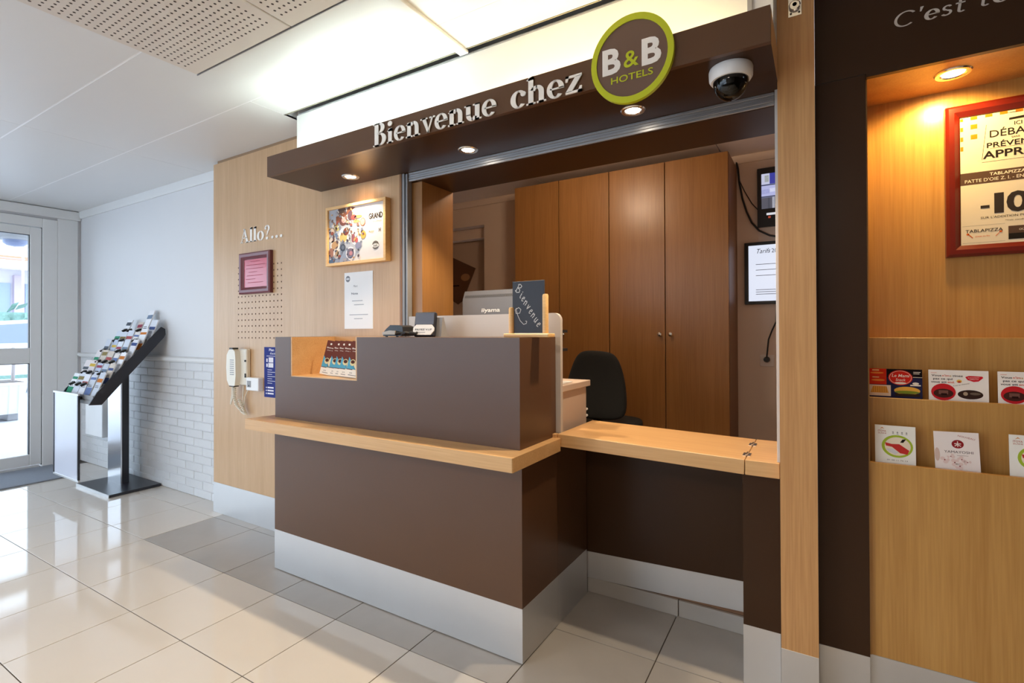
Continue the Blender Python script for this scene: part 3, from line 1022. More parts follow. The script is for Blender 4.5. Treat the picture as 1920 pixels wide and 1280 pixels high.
q.ell(.409, 1.504, .0035, .0035, 2, 10).ell(.4865, 1.5065, .0035, .0035, 2, 10)
q.flat([(.409, 1.504), (.411, 1.505), (.422, 1.492), (.420, 1.491)], 2).flat([(.4865, 1.5065), (.4845, 1.506), (.474, 1.494), (.476, 1.4935)], 2)
q.text("pizzas au feu", .427, 1.494, .005)
part('print', q, pp)


def card(name, label, cat, w, h, loc, lean, rz, draw, group=None, t=.0025, ry=0.0, body=None, vis=None):
    mb = MB(body or WHITEPL)
    mb.box(-w / 2, w / 2, 0, t, 0, h)
    if vis:                                # print sits on the upper part of the sheet
        mb.M = Matrix.Translation((0, 0, h - vis))
    draw(mb, w, vis or h)
    mb.M = Matrix.Identity(4)
    o = mb.build(name, recenter=False)
    o.location = loc
    o.rotation_euler = Matrix.Rotation(rz, 4, 'Z').to_3x3().to_4x4().to_euler()
    o.rotation_euler = (Matrix.Rotation(rz, 4, 'Z') @ Matrix.Rotation(-lean, 4, 'X') @ Matrix.Rotation(ry, 4, 'Y')).to_euler()
    return tag(o, label, cat, group)


def draw_menu(mb, w, h):
    x0 = -w / 2
    mb.use(ink('2B2A4A')).rect(x0, 0, w / 2, h, 1)
    mb.use(ink('1E1718')).rect(x0 + .35 * w, .72 * h, w / 2, h, 2)
    mb.use(ink('D5351F')).rect(x0, .48 * h, x0 + .34 * w, h, 2)
    mb.use(ink('E98A3C')).ell(x0 + .16 * w, .86 * h, .13 * w, .03 * h, 3).ell(x0 + .18 * w, .62 * h, .13 * w, .035 * h, 3)
    mb.use(ink('C7522A')).rect(x0, .735 * h, x0 + .34 * w, .745 * h, 3)
    mb.use(ink('E9C38A')).rect(x0 + .07 * w, .93 * h, x0 + .2 * w, .97 * h, 3).rect(x0 + .07 * w, .70 * h, x0 + .2 * w, .73 * h, 3)
    mb.use(ink('F0D8C0')).rect(x0, .1 * h, x0 + .42 * w, .46 * h, 2)
    mb.use(ink('E2A24A')).flat([(x0 + .03 * w, .2 * h), (x0 + .38 * w, .2 * h), (x0 + .34 * w, .42 * h), (x0 + .08 * w, .42 * h)], 3)
    mb.use(ink('C07A2C'))
    for i in range(7):
        mb.rect(x0 + (.08 + .042 * i) * w, .22 * h, x0 + (.09 + .042 * i) * w, .41 * h, 4)
    mb.use(ink('EFB04A')).ell(x0 + .72 * w, .30 * h, .24 * w, .13 * h, 3)
    mb.use(ink('7C8A30')).ell(x0 + .72 * w, .25 * h, .23 * w, .05 * h, 4)
    mb.use(ink('3A2A1C')).rect(x0 + .5 * w, .12 * h, x0 + .95 * w, .2 * h, 5)
    mb.use(ink('E03A2C')).ell(x0 + .60 * w, .72 * h, .225 * w, .245 * h, 3, 28)
    mb.use(ink('F3D9C4')).ell(x0 + .60 * w, .72 * h, .205 * w, .222 * h, 4, 28)
    mb.use(ink('D22A20')).ell(x0 + .60 * w, .72 * h, .198 * w, .212 * h, 5, 28)
    mb.use(ink('F5E6D4')).text('Le Mami', x0 + .60 * w, .74 * h, .10 * h, 6, width=.32 * w, align='C', shear=.2, bold=.01)
    mb.text('Snack', x0 + .60 * w, .61 * h, .09 * h, 6, width=.18 * w, align='C', shear=.2)
    mb.ell(x0 + .60 * w, .545 * h, .11 * w, .03 * h, 6)
    mb.rect(x0 + .84 * w, .9 * h, x0 + .97 * w, .92 * h, 3).rect(x0 + .84 * w, .85 * h, x0 + .95 * w, .87 * h, 3)
    mb.rect(x0 + .83 * w, .735 * h, w / 2, .75 * h, 3)
    mb.rect(x0 + .78 * w, .46 * h, x0 + .97 * w, .50 * h, 3).ell(x0 + .88 * w, .54 * h, .06 * w, .04 * h, 3)


def draw_dessert(mb, w, h):
    x0 = -w / 2
    mb.use(ink('F8EFE6')).rect(x0, 0, w / 2, h, 1)
    mb.use(ink('3B2B28'))
    mb.text('Vous', x0 + .05 * w, .80 * h, .062 * h, 2, width=.17 * w, bold=.02)
    mb.text("vous att", x0 + .04 * w, .60 * h, .062 * h, 2, width=.27 * w, bold=.02)
    mb.text("pas ce qui", x0 + .08 * w, .70 * h, .062 * h, 2, width=.33 * w, bold=.02)
    mb.use(ink('D9583A'))
    mb.text("n'im", x0 + .235 * w, .80 * h, .062 * h, 2, width=.12 * w, bold=.02)
    mb.text("end.", x0 + .325 * w, .60 * h, .062 * h, 2, width=.12 * w, bold=.02)
    mb.use(ink('C79A3A')).text("a", x0 + .365 * w, .80 * h, .062 * h, 2, bold=.02)
    mb.use(ink('4A3A30')).text("ginez", x0 + .405 * w, .80 * h, .062 * h, 2, width=.18 * w, bold=.02)
    mb.use(ink('D9583A')).rect(x0 + .04 * w, .905 * h, x0 + .14 * w, .915 * h, 2)
    mb.use(ink('E8B84A')).ell(x0 + .52 * w, .665 * h, .045 * w, .05 * h, 2)
    mb.use(ink('C8402A')).ell(x0 + .52 * w, .645 * h, .028 * w, .03 * h, 3)
    mb.use(ink('D62430')).flat([(x0 + .62 * w, .80 * h), (x0 + .68 * w, .84 * h), (x0 + .90 * w, .83 * h), (x0 + .915 * w, .79 * h), (x0 + .84 * w, .68 * h), (x0 + .76 * w, .66 * h), (x0 + .66 * w, .71 * h)], 2)
    mb.use(ink('F6E8DC')).text('Livraison', x0 + .67 * w, .765 * h, .035 * h, 3, width=.18 * w, rot=.06)
    mb.text('offerte', x0 + .69 * w, .715 * h, .035 * h, 3, width=.15 * w, rot=.06)
    mb.use(ink('5A4A44')).text("C'est au chocolat", x0 + .42 * w, .50 * h, .035 * h, 2, width=.28 * w, rot=.25)
    mb.use(ink('CC2A30')).ell(x0 + .25 * w, .32 * h, .21 * w, .26 * h, 2, 26)
    mb.use(ink('4A2A24')).ell(x0 + .25 * w, .28 * h, .17 * w, .14 * h, 3, 22)
    mb.use(ink('7A5248')).rect(x0 + .17 * w, .25 * h, x0 + .33 * w, .37 * h, 4)
    mb.use(ink('2E1A18')).rect(x0 + .21 * w, .22 * h, x0 + .31 * w, .28 * h, 5)
    mb.use(ink('3E2C26')).ell(x0 + .70 * w, .27 * h, .21 * w, .14 * h, 2, 24)
    mb.use(ink('B09A80')).ell(x0 + .62 * w, .29 * h, .04 * w, .06 * h, 3, 10)
    mb.use(ink('6E5E50')).ell(x0 + .78 * w, .30 * h, .09 * w, .04 * h, 3, 12)


def draw_sushi(mb, w, h):
    x0 = -w / 2
    mb.use(ink('F5F2EA')).rect(x0, 0, w / 2, h, 1)
    mb.use(ink('D98A3A')).flat([(x0 + .12 * w, .90 * h), (x0 + .18 * w, .95 * h), (x0 + .24 * w, .91 * h), (x0 + .18 * w, .925 * h)], 2)
    mb.use(ink('B6543A')).text('ITOYA', x0 + .08 * w, .835 * h, .045 * h, 2, width=.2 * w, bold=.01)
    mb.text('SUSHI', x0 + .08 * w, .785 * h, .035 * h, 2, width=.2 * w)
    mb.use(ink('3B3A34'))
    for i in range(4):
        a = x0 + (.43 + .11 * i) * w
        mb.rect(a, .835 * h, a + .045 * w, .845 * h, 2).rect(a + .018 * w, .80 * h, a + .026 * w, .865 * h, 2).rect(a, .80 * h, a + .05 * w, .807 * h, 2)
    mb.use(ink('A9BE3C')).ell(x0 + .55 * w, .50 * h, .385 * w, .275 * h, 2, 30)
    mb.use(ink('EFE0C8')).ell(x0 + .56 * w, .50 * h, .32 * w, .225 * h, 3, 30)
    mb.use(ink('C63A36')).flat([(x0 + .25 * w, .58 * h), (x0 + .42 * w, .55 * h), (x0 + .60 * w, .56 * h), (x0 + .84 * w, .42 * h), (x0 + .80 * w, .32 * h), (x0 + .62 * w, .34 * h), (x0 + .42 * w, .48 * h), (x0 + .27 * w, .50 * h)], 4)
    mb.use(ink('D8D4D6')).flat([(x0 + .27 * w, .43 * h), (x0 + .44 * w, .44 * h), (x0 + .58 * w, .35 * h), (x0 + .5 * w, .30 * h), (x0 + .34 * w, .36 * h)], 4)
    mb.use(ink('26221E')).flat([(x0 + .62 * w, .60 * h), (x0 + .68 * w, .68 * h), (x0 + .77 * w, .69 * h), (x0 + .70 * w, .60 * h)], 4)
    mb.use(ink('6E6450')).text('01 00 11 70 13', x0 + .3 * w, .145 * h, .03 * h, 2, width=.5 * w)


def draw_blossom(mb, w, h):
    x0 = -w / 2
    mb.use(ink('F5EAE5')).rect(x0, 0, w / 2, h, 1)
    mb.use(ink('D9BFB2')).ell(x0 + .06 * w, .45 * h, .06 * w, .16 * h, 2)
    mb.use(ink('B0574A')).text('NOUVEAU', x0 + .54 * w, .90 * h, .04 * h, 2, width=.38 * w, rot=-.24)
    mb.use(ink('96282C')).ell(x0 + .53 * w, .715 * h, .135 * w, .10 * h, 2, 26)
    mb.use(ink('F0E0D8'))
    mb.rect(x0 + .455 * w, .715 * h, x0 + .605 * w, .735 * h, 3).rect(x0 + .52 * w, .65 * h, x0 + .54 * w, .785 * h, 3)
    mb.flat([(x0 + .52 * w, .72 * h), (x0 + .45 * w, .67 * h), (x0 + .47 * w, .66 * h), (x0 + .53 * w, .70 * h)], 3).flat([(x0 + .53 * w, .72 * h), (x0 + .61 * w, .67 * h), (x0 + .59 * w, .66 * h), (x0 + .53 * w, .70 * h)], 3)
    mb.use(ink('4A3A3C')).text('YAMAYOSHI', x0 + .22 * w, .50 * h, .06 * h, 2, width=.64 * w)
    mb.use(ink('8A6A60')).rect(x0 + .5 * w, .445 * h, x0 + .75 * w, .452 * h, 2)
    for i, (a, b, r) in enumerate(((.22, .33, .1), (.36, .42, .08), (.44, .28, .1), (.60, .36, .09), (.72, .30, .08), (.55, .20, .1))):
        for k in range(5):
            an = 2 * PI * k / 5 + i
            mb.use(ink('F6E9E4' if k % 2 else 'EBD2CC')).ell(x0 + (a + r * .6 * math.cos(an)) * w, (b + r * .5 * math.sin(an)) * h, r * .55 * w, r * .42 * h, 2 + (k + i) % 3, 12)
        mb.use(ink('8E3A3A')).ell(x0 + a * w, b * h, r * .16 * w, r * .16 * h, 6, 8)
    mb.use(ink('6E5A50')).text('01 39 31 03 93', x0 + .3 * w, .06 * h, .035 * h, 2, width=.6 * w)


# rows of leaflets in the niche pockets
card('menu_card', 'red and navy snack bar menu in the upper pocket beside the pillar', 'leaflet', .136, .15, (.2055, 1.995, .927), .05, 0, draw_menu, 'leaflets in the upper pocket', vis=.096)
card('dessert_leaflet', 'white chocolate dessert leaflet in the upper pocket, next to the red menu', 'leaflet', .138, .155, (.358, 1.996, .923), .05, 0, draw_dessert, 'leaflets in the upper pocket', vis=.098)
card('dessert_leaflet', 'white chocolate dessert leaflet in the upper pocket, cut by the picture edge', 'leaflet', .138, .155, (.516, 1.996, .923), .05, 0, draw_dessert, 'leaflets in the upper pocket', vis=.098)
card('sushi_leaflet', 'sushi leaflet with green oval in the lower pocket beside the pillar', 'leaflet', .100, .150, (.198, 1.932, .756), .06, 0, draw_sushi, 'leaflets in the lower pocket', vis=.124)
card('blossom_leaflet', 'white blossom leaflet with a dark red emblem in the lower pocket', 'leaflet', .101, .150, (.345, 1.932, .751), .06, 0, draw_blossom, 'leaflets in the lower pocket', ry=-.03, vis=.122)
card('sushi_leaflet', 'sushi leaflet with green oval in the lower pocket, cut by the picture edge', 'leaflet', .100, .150, (.505, 1.932, .756), .06, 0, draw_sushi, 'leaflets in the lower pocket', vis=.124)


# leaflets in the counter recess
def draw_hotel(mb, w, h):
    x0 = -w / 2
    mb.use(ink('6E3E36')).rect(x0, 0, w / 2, h, 1)
    mb.use(ink('5FA9C4')).flat([(x0, .22 * h), (x0 + .5 * w, .22 * h), (x0, .55 * h)], 2)
    mb.use(ink('F0E2C4')).flat([(x0 + .32 * w, .2 * h), (w / 2, .2 * h), (w / 2, .72 * h), (x0 + .42 * w, .5 * h)], 2)
    mb.use(ink('E6C25A')).flat([(x0 + .62 * w, .58 * h), (w / 2, .45 * h), (w / 2, .74 * h)], 3)
    mb.use(ink('F4ECE0')).rect(x0, 0, w / 2, .2 * h, 4)
    mb.use(ink('EFE6DC')).ell(x0 + .28 * w, .9 * h, .06 * w, .03 * h, 4, 10)
    mb.text('Bienvenue', x0 + .08 * w, .77 * h, .04 * h, 4, width=.62 * w, bold=.02)
    mb.text('chez nous', x0 + .12 * w, .70 * h, .03 * h, 4, width=.5 * w)
    mb.use(ink('E2D3A2')).ell(x0 + .27 * w, .40 * h, .15 * w, .09 * h, 5, 18)
    mb.use(ink('5A3A34')).ell(x0 + .27 * w, .42 * h, .11 * w, .05 * h, 6, 14)
    mb.use(ink('6A6A70')).text('2018', x0 + .2 * w, .1 * h, .04 * h, 5).rect(x0 + .15 * w, .05 * h, x0 + .7 * w, .065 * h, 5)


nth = ('first', 'second', 'third', 'fourth', 'fifth')
for i, (x, lab) in enumerate(((-2.085, 'brown hotel leaflet in the counter recess, fully visible at the entrance end'), (-2.012, 'brown hotel leaflet in the counter recess, second from the entrance'), (-1.962, 'brown hotel leaflet in the counter recess, third from the entrance'), (-1.912, 'brown hotel leaflet in the counter recess, fourth from the entrance'), (-1.850, 'brown hotel leaflet in the counter recess, nearest the cut edge'))):
    card('hotel_leaflet', lab, 'leaflet', .125, .172, (x, 1.628 + .010 * (4 - i), .988), .22, .0, draw_hotel, 'leaflets in the counter recess', ry=.10 if i == 0 else .07)

# ================================================================== ON THE COUNTER
ch = thing('chalkboard_sign', 'small slate welcome board in a wooden stand on the counter', 'chalkboard', (-.957, 1.70, 1.1785))
part('base', MB(PINE).box(-1.056, -.858, 1.672, 1.73, 1.1785, 1.193, b=.003), ch)
for x, z in ((-1.034, 1.295), (-.884, 1.342)):
    part('peg', MB(PINE).lathe([(.0115, 0), (.0115, z - 1.193 - .006), (.009, z - 1.193), (.001, z - 1.193 + .001)], (x, 1.70, 1.193), 16), ch)
part('board', MB(CHALK).box(-1.029, -.888, 1.699, 1.704, 1.195, 1.396, b=.0006), ch)
q = MB(mat('chalk_white', rgb(232, 230, 226), .8))
q.M = plane_at(0, 1.6985, 0)


def stroke(mb, pts, r=.0016, layer=1):
    for a, b in zip(pts[:-1], pts[1:]):
        d = Vector((b[0] - a[0], b[1] - a[1]))
        if d.length < 1e-6: continue
        n = Vector((-d.y, d.x)).normalized() * r
        e = d.normalized() * r * .6
        mb.flat([(a[0] - e.x - n.x, a[1] - e.y - n.y), (b[0] + e.x - n.x, b[1] + e.y - n.y), (b[0] + e.x + n.x, b[1] + e.y + n.y), (a[0] - e.x + n.x, a[1] - e.y + n.y)], layer)


# handwriting running down the board
letters = {
    'B': [[(0, 0), (0, 1.5)], [(-.15, 1.3), (.2, 1.55), (.6, 1.4), (.55, 1.05), (.1, .8), (.6, .65), (.7, .25), (.3, -.02), (-.15, .15)]],
    'i': [[(.1, .9), (.12, .2), (.25, .0), (.35, .1)], [(.1, 1.2), (.12, 1.3)]],
    'e': [[(.05, .45), (.45, .6), (.4, .9), (.15, .85), (.05, .4), (.2, .02), (.5, .15)]],
    'n': [[(.05, .9), (.1, .0)], [(.1, .6), (.35, .9), (.5, .7), (.5, .05)]],
    'v': [[(.05, .9), (.25, .02), (.5, .9)]],
    'u': [[(.05, .9), (.08, .25), (.25, .02), (.45, .25), (.5, .9)], [(.5, .5), (.55, .0)]],
}
pos = Vector((-1.014, 1.357))
dirv = Vector((.094, -.138)).normalized()
adv = {'B': .028, 'i': .014, 'e': .0175, 'n': .021, 'v': .0195, 'u': .021}
for i, cch in enumerate('Bienvenue'):
    s = .0225 if cch == 'B' else .0205
    ang = math.radians(-32 - 2.5 * i)
    c_, s_ = math.cos(ang), math.sin(ang)
    for st in letters[cch]:
        stroke(q, [(pos.x + s * (a * c_ - b * s_), pos.y + s * (a * s_ + b * c_)) for a, b in st], .0015)
    pos = pos + dirv * adv[cch]
fl_ = [(-1.010, 1.292), (-1.016, 1.285), (-1.012, 1.271), (-.996, 1.272), (-.990, 1.286), (-1.0, 1.294), (-1.012, 1.288), (-1.004, 1.262), (-.994, 1.243), (-.978, 1.228), (-.966, 1.232), (-.964, 1.240), (-.970, 1.241)]
stroke(q, fl_, .0012, 2)
part('handwriting', q, ch, 'white chalk word Bienvenue running down the board')

ca = thing('card_terminal', 'low black card terminal lying on the counter', 'card terminal', (-1.67, 1.72, 1.1785))
part('body', MB(BLACK).prism([(-1.735, 1.182), (-1.62, 1.182), (-1.61, 1.196), (-1.615, 1.224), (-1.64, 1.232), (-1.69, 1.233), (-1.715, 1.216), (-1.735, 1.198)], 1.70, 1.78), ca)
part('paper_cover', MB(mat('pale_cover', rgb(190, 178, 160), .3)).prism([(-1.734, 1.189), (-1.655, 1.189), (-1.652, 1.206), (-1.69, 1.208), (-1.732, 1.200)], 1.692, 1.702), ca, 'pale printed front cover')
for x in (-1.722, -1.655):
    part('foot', MB(BLACK).box(x, x + .008, 1.70, 1.71, 1.1785, 1.184), ca)
cb = tag(MB(BLACK).tube([(-1.655 + .012 * i + .010 * math.sin(i * 2.1), 1.695 + .012 * math.cos(i * 1.7), 1.188 + .010 * abs(math.sin(i * 1.3))) for i in range(12)], .007, 8).tube([(-1.64 + .010 * i + .008 * math.cos(i * 1.9), 1.708 + .01 * math.sin(i * 1.2), 1.196 + .006 * math.sin(i * 1.1)) for i in range(9)], .006, 8).build('coiled_cable'), 'coiled black cable between the two card terminals', 'cable')
pt = thing('payment_reader', 'upright black payment reader with white label on the counter', 'card reader', (-1.49, 1.73, 1.1785))
bd = MB(BLACKSATIN)
bd.M = Matrix.Translation((-1.500, 1.712, 1.181)) @ Matrix.Rotation(.28, 4, 'Z') @ Matrix.Rotation(-.2, 4, 'X')
bd.box(-.050, .050, 0, .024, 0, .112, b=.005)
part('body', bd, pt)
bd2 = MB(mat('reader_grey', rgb(84, 92, 112), .35))
bd2.M = bd.M.copy()
bd2.box(-.044, .044, -.0012, .001, .055, .106, b=.0005)
part('display', bd2, pt, 'slate grey display')
bd3 = MB(WHITEPL)
bd3.M = bd.M.copy()
bd3.prism([(-.050, .022), (-.038, .006), (.036, .006), (.050, .024), (.050, .038), (.038, .052), (-.036, .052), (-.050, .038)], -.006, .0)
bd3.M = bd.M @ Matrix.Translation((0, -.006, 0))
bd3.use(ink('4A4E58')).text('PAYEZ V.I.P', 0, .026, .008, 1, width=.08, align='C', bold=.02)
bd3.use(ink('8A8E96')).rect(-.03, .016, .01, .018, 1)
part('label_plate', bd3, pt, 'white eight-sided plate with small lettering')
part('cradle', MB(GREYPL).prism([(1.755, 1.1785), (1.80, 1.1785), (1.80, 1.185), (1.775, 1.265), (1.765, 1.265)], -1.475, -1.435, 'YZ'), pt)

# ================================================================== ON THE OAK WALL
rf = thing('framed_notice', 'red notice in a burgundy frame under the white Allo lettering', 'framed notice', (-2.98, 1.85, 1.44))
f = MB(MAUVE)
frame_bars(f, -3.158, -2.832, 1.444, 1.702, YW, .026, .042)
part('frame', f, rf)
q = MB(mat('red_paper', rgb(204, 96, 112), .12))  # red lightened to pink, the reflection over the notice put into the colour
q.box(-3.118, -2.872, YW - .010, YW - .001, 1.484, 1.662)
q.M = plane_at(0, YW - .010, 0)
q.use(ink('A04858'))
for i, (a, b) in enumerate(((.07, .17), (.02, .22), (.02, .2), (.05, .14), (.03, .2), (.02, .12), (.04, .2))):
    q.rect(-3.118 + a, 1.645 - i * .022, -3.118 + b, 1.648 - i * .022, 1)
part('notice', q, rf)

bp_ = thing('breakfast_poster', 'breakfast poster in a deep pale pine box frame', 'framed poster', (-2.07, 1.85, 1.56))
PX0, PX1, PZ0, PZ1, PY = -2.306, -1.852, 1.560, 1.880, 1.832
f = MB(PINE)
f.box(PX0, PX1, PY, YW, PZ1 - .015, PZ1, b=.001).box(PX0, PX1, PY, YW, PZ0, PZ0 + .015, b=.001).box(PX0, PX0 + .017, PY, YW, PZ0 + .015, PZ1 - .015, b=.001).box(PX1 - .017, PX1, PY, YW, PZ0 + .015, PZ1 - .015, b=.001)
part('frame', f, bp_)
q = MB(ink('DAD6D6'))
q.box(PX0 + .017, PX1 - .017, PY + .010, YW, PZ0 + .015, PZ1 - .015)
W_, H_ = PX1 - PX0 - .034, PZ1 - PZ0 - .03
q.M = plane_at(PX0 + .017, PY + .010, PZ0 + .015)
E_ = lambda a, b, ra, rb, hx, ly, rot=0: q.use(ink(hx)).ell(a * W_, b * H_, ra * W_, rb * H_, ly, 20, rot)
q.use(ink('B4B8C2')).flat([(0, 0), (.45 * W_, 0), (.62 * W_, .25 * H_), (.62 * W_, .55 * H_), (.48 * W_, .8 * H_), (.4 * W_, H_), (0, H_)], 1)
q.use(ink('98A2B4')).flat([(0, 0), (.4 * W_, 0), (.3 * W_, .3 * H_), (.1 * W_, .35 * H_), (0, .2 * H_)], 2)
q.use(ink('8A5A48')).flat([(.14 * W_, .72 * H_), (.5 * W_, .98 * H_), (.38 * W_, H_), (.14 * W_, .86 * H_)], 2)
q.use(ink('6A564E')).flat([(.18 * W_, .90 * H_), (.32 * W_, .92 * H_), (.32 * W_, H_), (.18 * W_, H_)], 3)
for a in ((.28, .76, .075, .085, '6E4A48', 3), (.29, .78, .045, .055, 'D9A7A4', 4), (.16, .66, .05, .07, 'C4B878', 3), (.065, .60, .05, .075, '8E8078', 3), (.065, .60, .038, .058, 'E4CDB4', 4),
          (.30, .50, .11, .14, 'F4EFEA', 3), (.28, .46, .07, .09, 'D8B878', 4), (.33, .56, .055, .07, '7C4A44', 5), (.41, .84, .05, .09, '5A4650', 3), (.47, .8, .05, .05, '8C4A48', 4),
          (.55, .80, .07, .03, 'D89A5A', 4), (.52, .72, .06, .03, 'E0A86A', 4), (.63, .69, .048, .075, 'B06A52', 3), (.63, .69, .038, .06, 'D0A898', 4), (.51, .45, .10, .16, 'F2ECE8', 3),
          (.46, .42, .035, .08, '96606A', 4), (.52, .38, .03, .05, 'C46A6A', 5), (.53, .56, .06, .05, 'EFE3D4', 4), (.64, .46, .045, .075, 'D8A858', 4), (.14, .50, .04, .06, '7488A8', 3),
          (.055, .44, .05, .05, 'E4D8CC', 3), (.12, .33, .09, .12, 'EFEAE2', 3), (.12, .33, .065, .08, 'C8A078', 4), (.27, .27, .05, .065, '4E5666', 4), (.27, .275, .03, .04, '6E7888', 5),
          (.41, .15, .085, .12, 'E6E4E8', 4), (.41, .15, .066, .095, '7E7484', 5), (.42, .15, .03, .04, 'C48C94', 6), (.05, .2, .05, .09, 'B08070', 4), (.15, .18, .06, .10, 'EDE4DC', 5), (.16, .18, .035, .06, 'B89878', 6),
          (.55, .28, .055, .06, '8A8CA4', 4), (.24, .06, .06, .06, '9AA4B8', 4), (.06, .04, .06, .05, '5E7490', 5), (.6, .9, .05, .05, 'E6DCCB', 3)):
    E_(*a[:4], a[4], a[5])
rnd = random.Random(11)
for i in range(150):
    a, b = rnd.uniform(.01, .66), rnd.uniform(.02, .97)
    if a > .62 - .28 * abs(b - .42) and b > .6: continue
    if a > .6 and b < .3: continue
    q.use(ink(rnd.choice(['8A6A60', '6A5A62', 'B8A498', '7E8496', 'D8CCC4', '9A5A50', 'C89A6A', '565260', 'A8A4AC', 'E4DCD6']))).ell(a * W_, b * H_, rnd.uniform(.008, .03) * W_, rnd.uniform(.01, .032) * H_, 6 + i % 3, 9, rnd.uniform(0, 3))
q.use(ink('B8A07A')).text('Petit déjeuner', .735 * W_, .835 * H_, .03 * H_, 3, width=.22 * W_, shear=.2)
q.use(ink('302824')).text('GRAND', .735 * W_, .72 * H_, .10 * H_, 3, width=.235 * W_, bold=.02)
q.use(ink('C9B8A0')).text('format', .80 * W_, .655 * H_, .04 * H_, 3, width=.15 * W_)
q.use(ink('C8A878')).text('hier', .735 * W_, .475 * H_, .05 * H_, 3, width=.09 * W_, shear=.2)
q.use(ink('55504E')).text('3€', .90 * W_, .475 * H_, .06 * H_, 3, width=.045 * W_, bold=.01)
E_(.85, .245, .055, .075, '6A6560', 3)
E_(.85, .235, .056, .035, 'F2EEEA', 4)
q.use(ink('6A6560')).text('B&B', .85 * W_, .215 * H_, .045 * H_, 5, width=.07 * W_, align='C', bold=.01)
part('print', q, bp_)

q = MB(WHITEPL)
q.box(-2.194, -1.978, YW - .002, YW, 1.219, 1.521)
q.M = plane_at(-2.194, YW - .002, 1.219)
q.use(ink('8C9098')).ell(.028, .268, .017, .017, 1, 20)
q.use(ink('E6EAF0')).ell(.028, .268, .014, .005, 2, 16)
q.use(ink('8E929C')).text('Merci', .072, .222, .012, 1, width=.03)
q.use(ink('7E828C')).text('Note', .055, .183, .011, 1, width=.05, bold=.02)
q.use(ink('A6AAB4'))
for z, a, b in ((.147, .06, .14), (.126, .075, .15), (.073, .04, .18), (.052, .075, .14)):
    q.rect(a, z, b, z + .0035, 1)
tag(q.build('paper_notice'), 'white printed sheet taped under the breakfast poster', 'paper notice')

ph = thing('wall_telephone', 'cream wall telephone with curly cord hanging at the oak wall', 'telephone', (-3.14, 1.85, .86))
part('back_plate', MB(CREAM).box(-3.15, -3.062, YW - .03, YW, .87, 1.098, b=.006), ph)
hp = MB(CREAM)
prof = [(-3.222, .90), (-3.20, .868), (-3.165, .862), (-3.135, .868), (-3.125, .93), (-3.128, 1.04), (-3.135, 1.085), (-3.16, 1.10), (-3.20, 1.092), (-3.224, 1.06), (-3.230, .98)]
hp.prism(prof, YW - .062, YW - .03)
part('handset', hp, ph)
kp = MB(GREYPL)
for r in range(8):
    kp.box(-3.185 + .0, -3.145, YW - .064, YW - .061, .935 + r * .013, .940 + r * .013)
part('keypad', kp, ph)['kind'] = 'stuff'
for q4 in ((-3.19, -3.15, YW - .066, YW - .028, 1.096, 1.106), (-3.195, -3.14, YW - .064, YW - .03, .860, .866)):
    part('clip', B(BLACK, *q4, b=.002), ph)
for q4 in ((-3.078, -3.066, YW - .034, YW - .029, 1.018, 1.03), (-3.076, -3.066, YW - .034, YW - .029, .92, .945)):
    part('button', B(BLACK, *q4), ph)
crd = MB(CREAM)


def coil(pts, rr_=.008, turns=10, r=.0028):
    out = []
    P = [Vector(p) for p in pts]
    seg = len(P) - 1
    n = turns * 8 * seg
    for i in range(n + 1):
        t = i / n * seg
        k = min(int(t), seg - 1)
        c = P[k].lerp(P[k + 1], t - k)
        a = i / 8 * 2 * PI
        out.append(c + Vector((rr_ * math.cos(a), rr_ * math.sin(a), 0)))
    return out


crd.tube(coil([(-3.165, YW - .045, .862), (-3.17, YW - .045, .80), (-3.155, YW - .04, .745), (-3.10, YW - .03, .70), (-3.075, YW - .028, .69), (-3.10, YW - .03, .73), (-3.135, YW - .035, .78)], .008, 5), .0035, 5)
crd.tube([(-3.195, YW - .04, .862), (-3.2, YW - .04, .80), (-3.215, YW - .04, .745)], .006, 6)
crd.tube([(-3.215, YW - .04, .745), (-3.19, YW - .04, .79), (-3.18, YW - .04, .862)], .005, 6)
crd.tube([(-3.11, YW - .02, .865), (-3.115, YW - .02, .80), (-3.11, YW - .02, .72)], .004, 6)
crd.tube([(-3.11, YW - .02, .72), (-3.09, YW - .02, .80), (-3.062, YW - .012, .86)], .003, 6)
part('cord', crd, ph, 'cream coiled cord')
sb = thing('telephone_socket', 'white telephone socket box beside the wall telephone', 'socket box', (-3.0, 1.86, .84))
part('box', MB(WHITEPL).box(-3.058, -2.928, YW - .035, YW, .842, .922, b=.003), sb)
part('socket', MB(GREYPL).box(-3.045, -3.005, YW - .0365, YW - .034, .862, .902, b=.001).use(BLACK).box(-3.03, -3.02, YW - .0375, YW - .036, .866, .877), sb)
q = MB(ink('3C4688'))
q.box(-2.919, -2.70, YW - .002, YW, .806, 1.112)
q.M = plane_at(-2.919, YW - .002, .806)
q.use(ink('E8E6F0'))
q.text('Plan', .05, .282, .016, 1, width=.05, bold=.02)
q.text('d\'accès', .06, .262, .013, 1, width=.06, bold=.01)
q.rect(.025, .250, .15, .253, 1)
q.rect(.046, .213, .092, .243, 1).rect(.042, .182, .092, .209, 1)
q.rect(.022, .215, .036, .236, 1).rect(.022, .185, .036, .205, 1)
for i in range(7):
    q.rect(.034, .166 - i * .0135, .06 + (.05 if i % 2 else .02), .169 - i * .0135, 1)
for i in range(3):
    q.rect(.034, .055 - i * .018, .095, .064 - i * .018, 1).ell(.022, .059 - i * .018, .005, .005, 1, 10)
tag(q.build('blue_notice'), 'blue printed notice half hidden behind the counter end', 'notice')

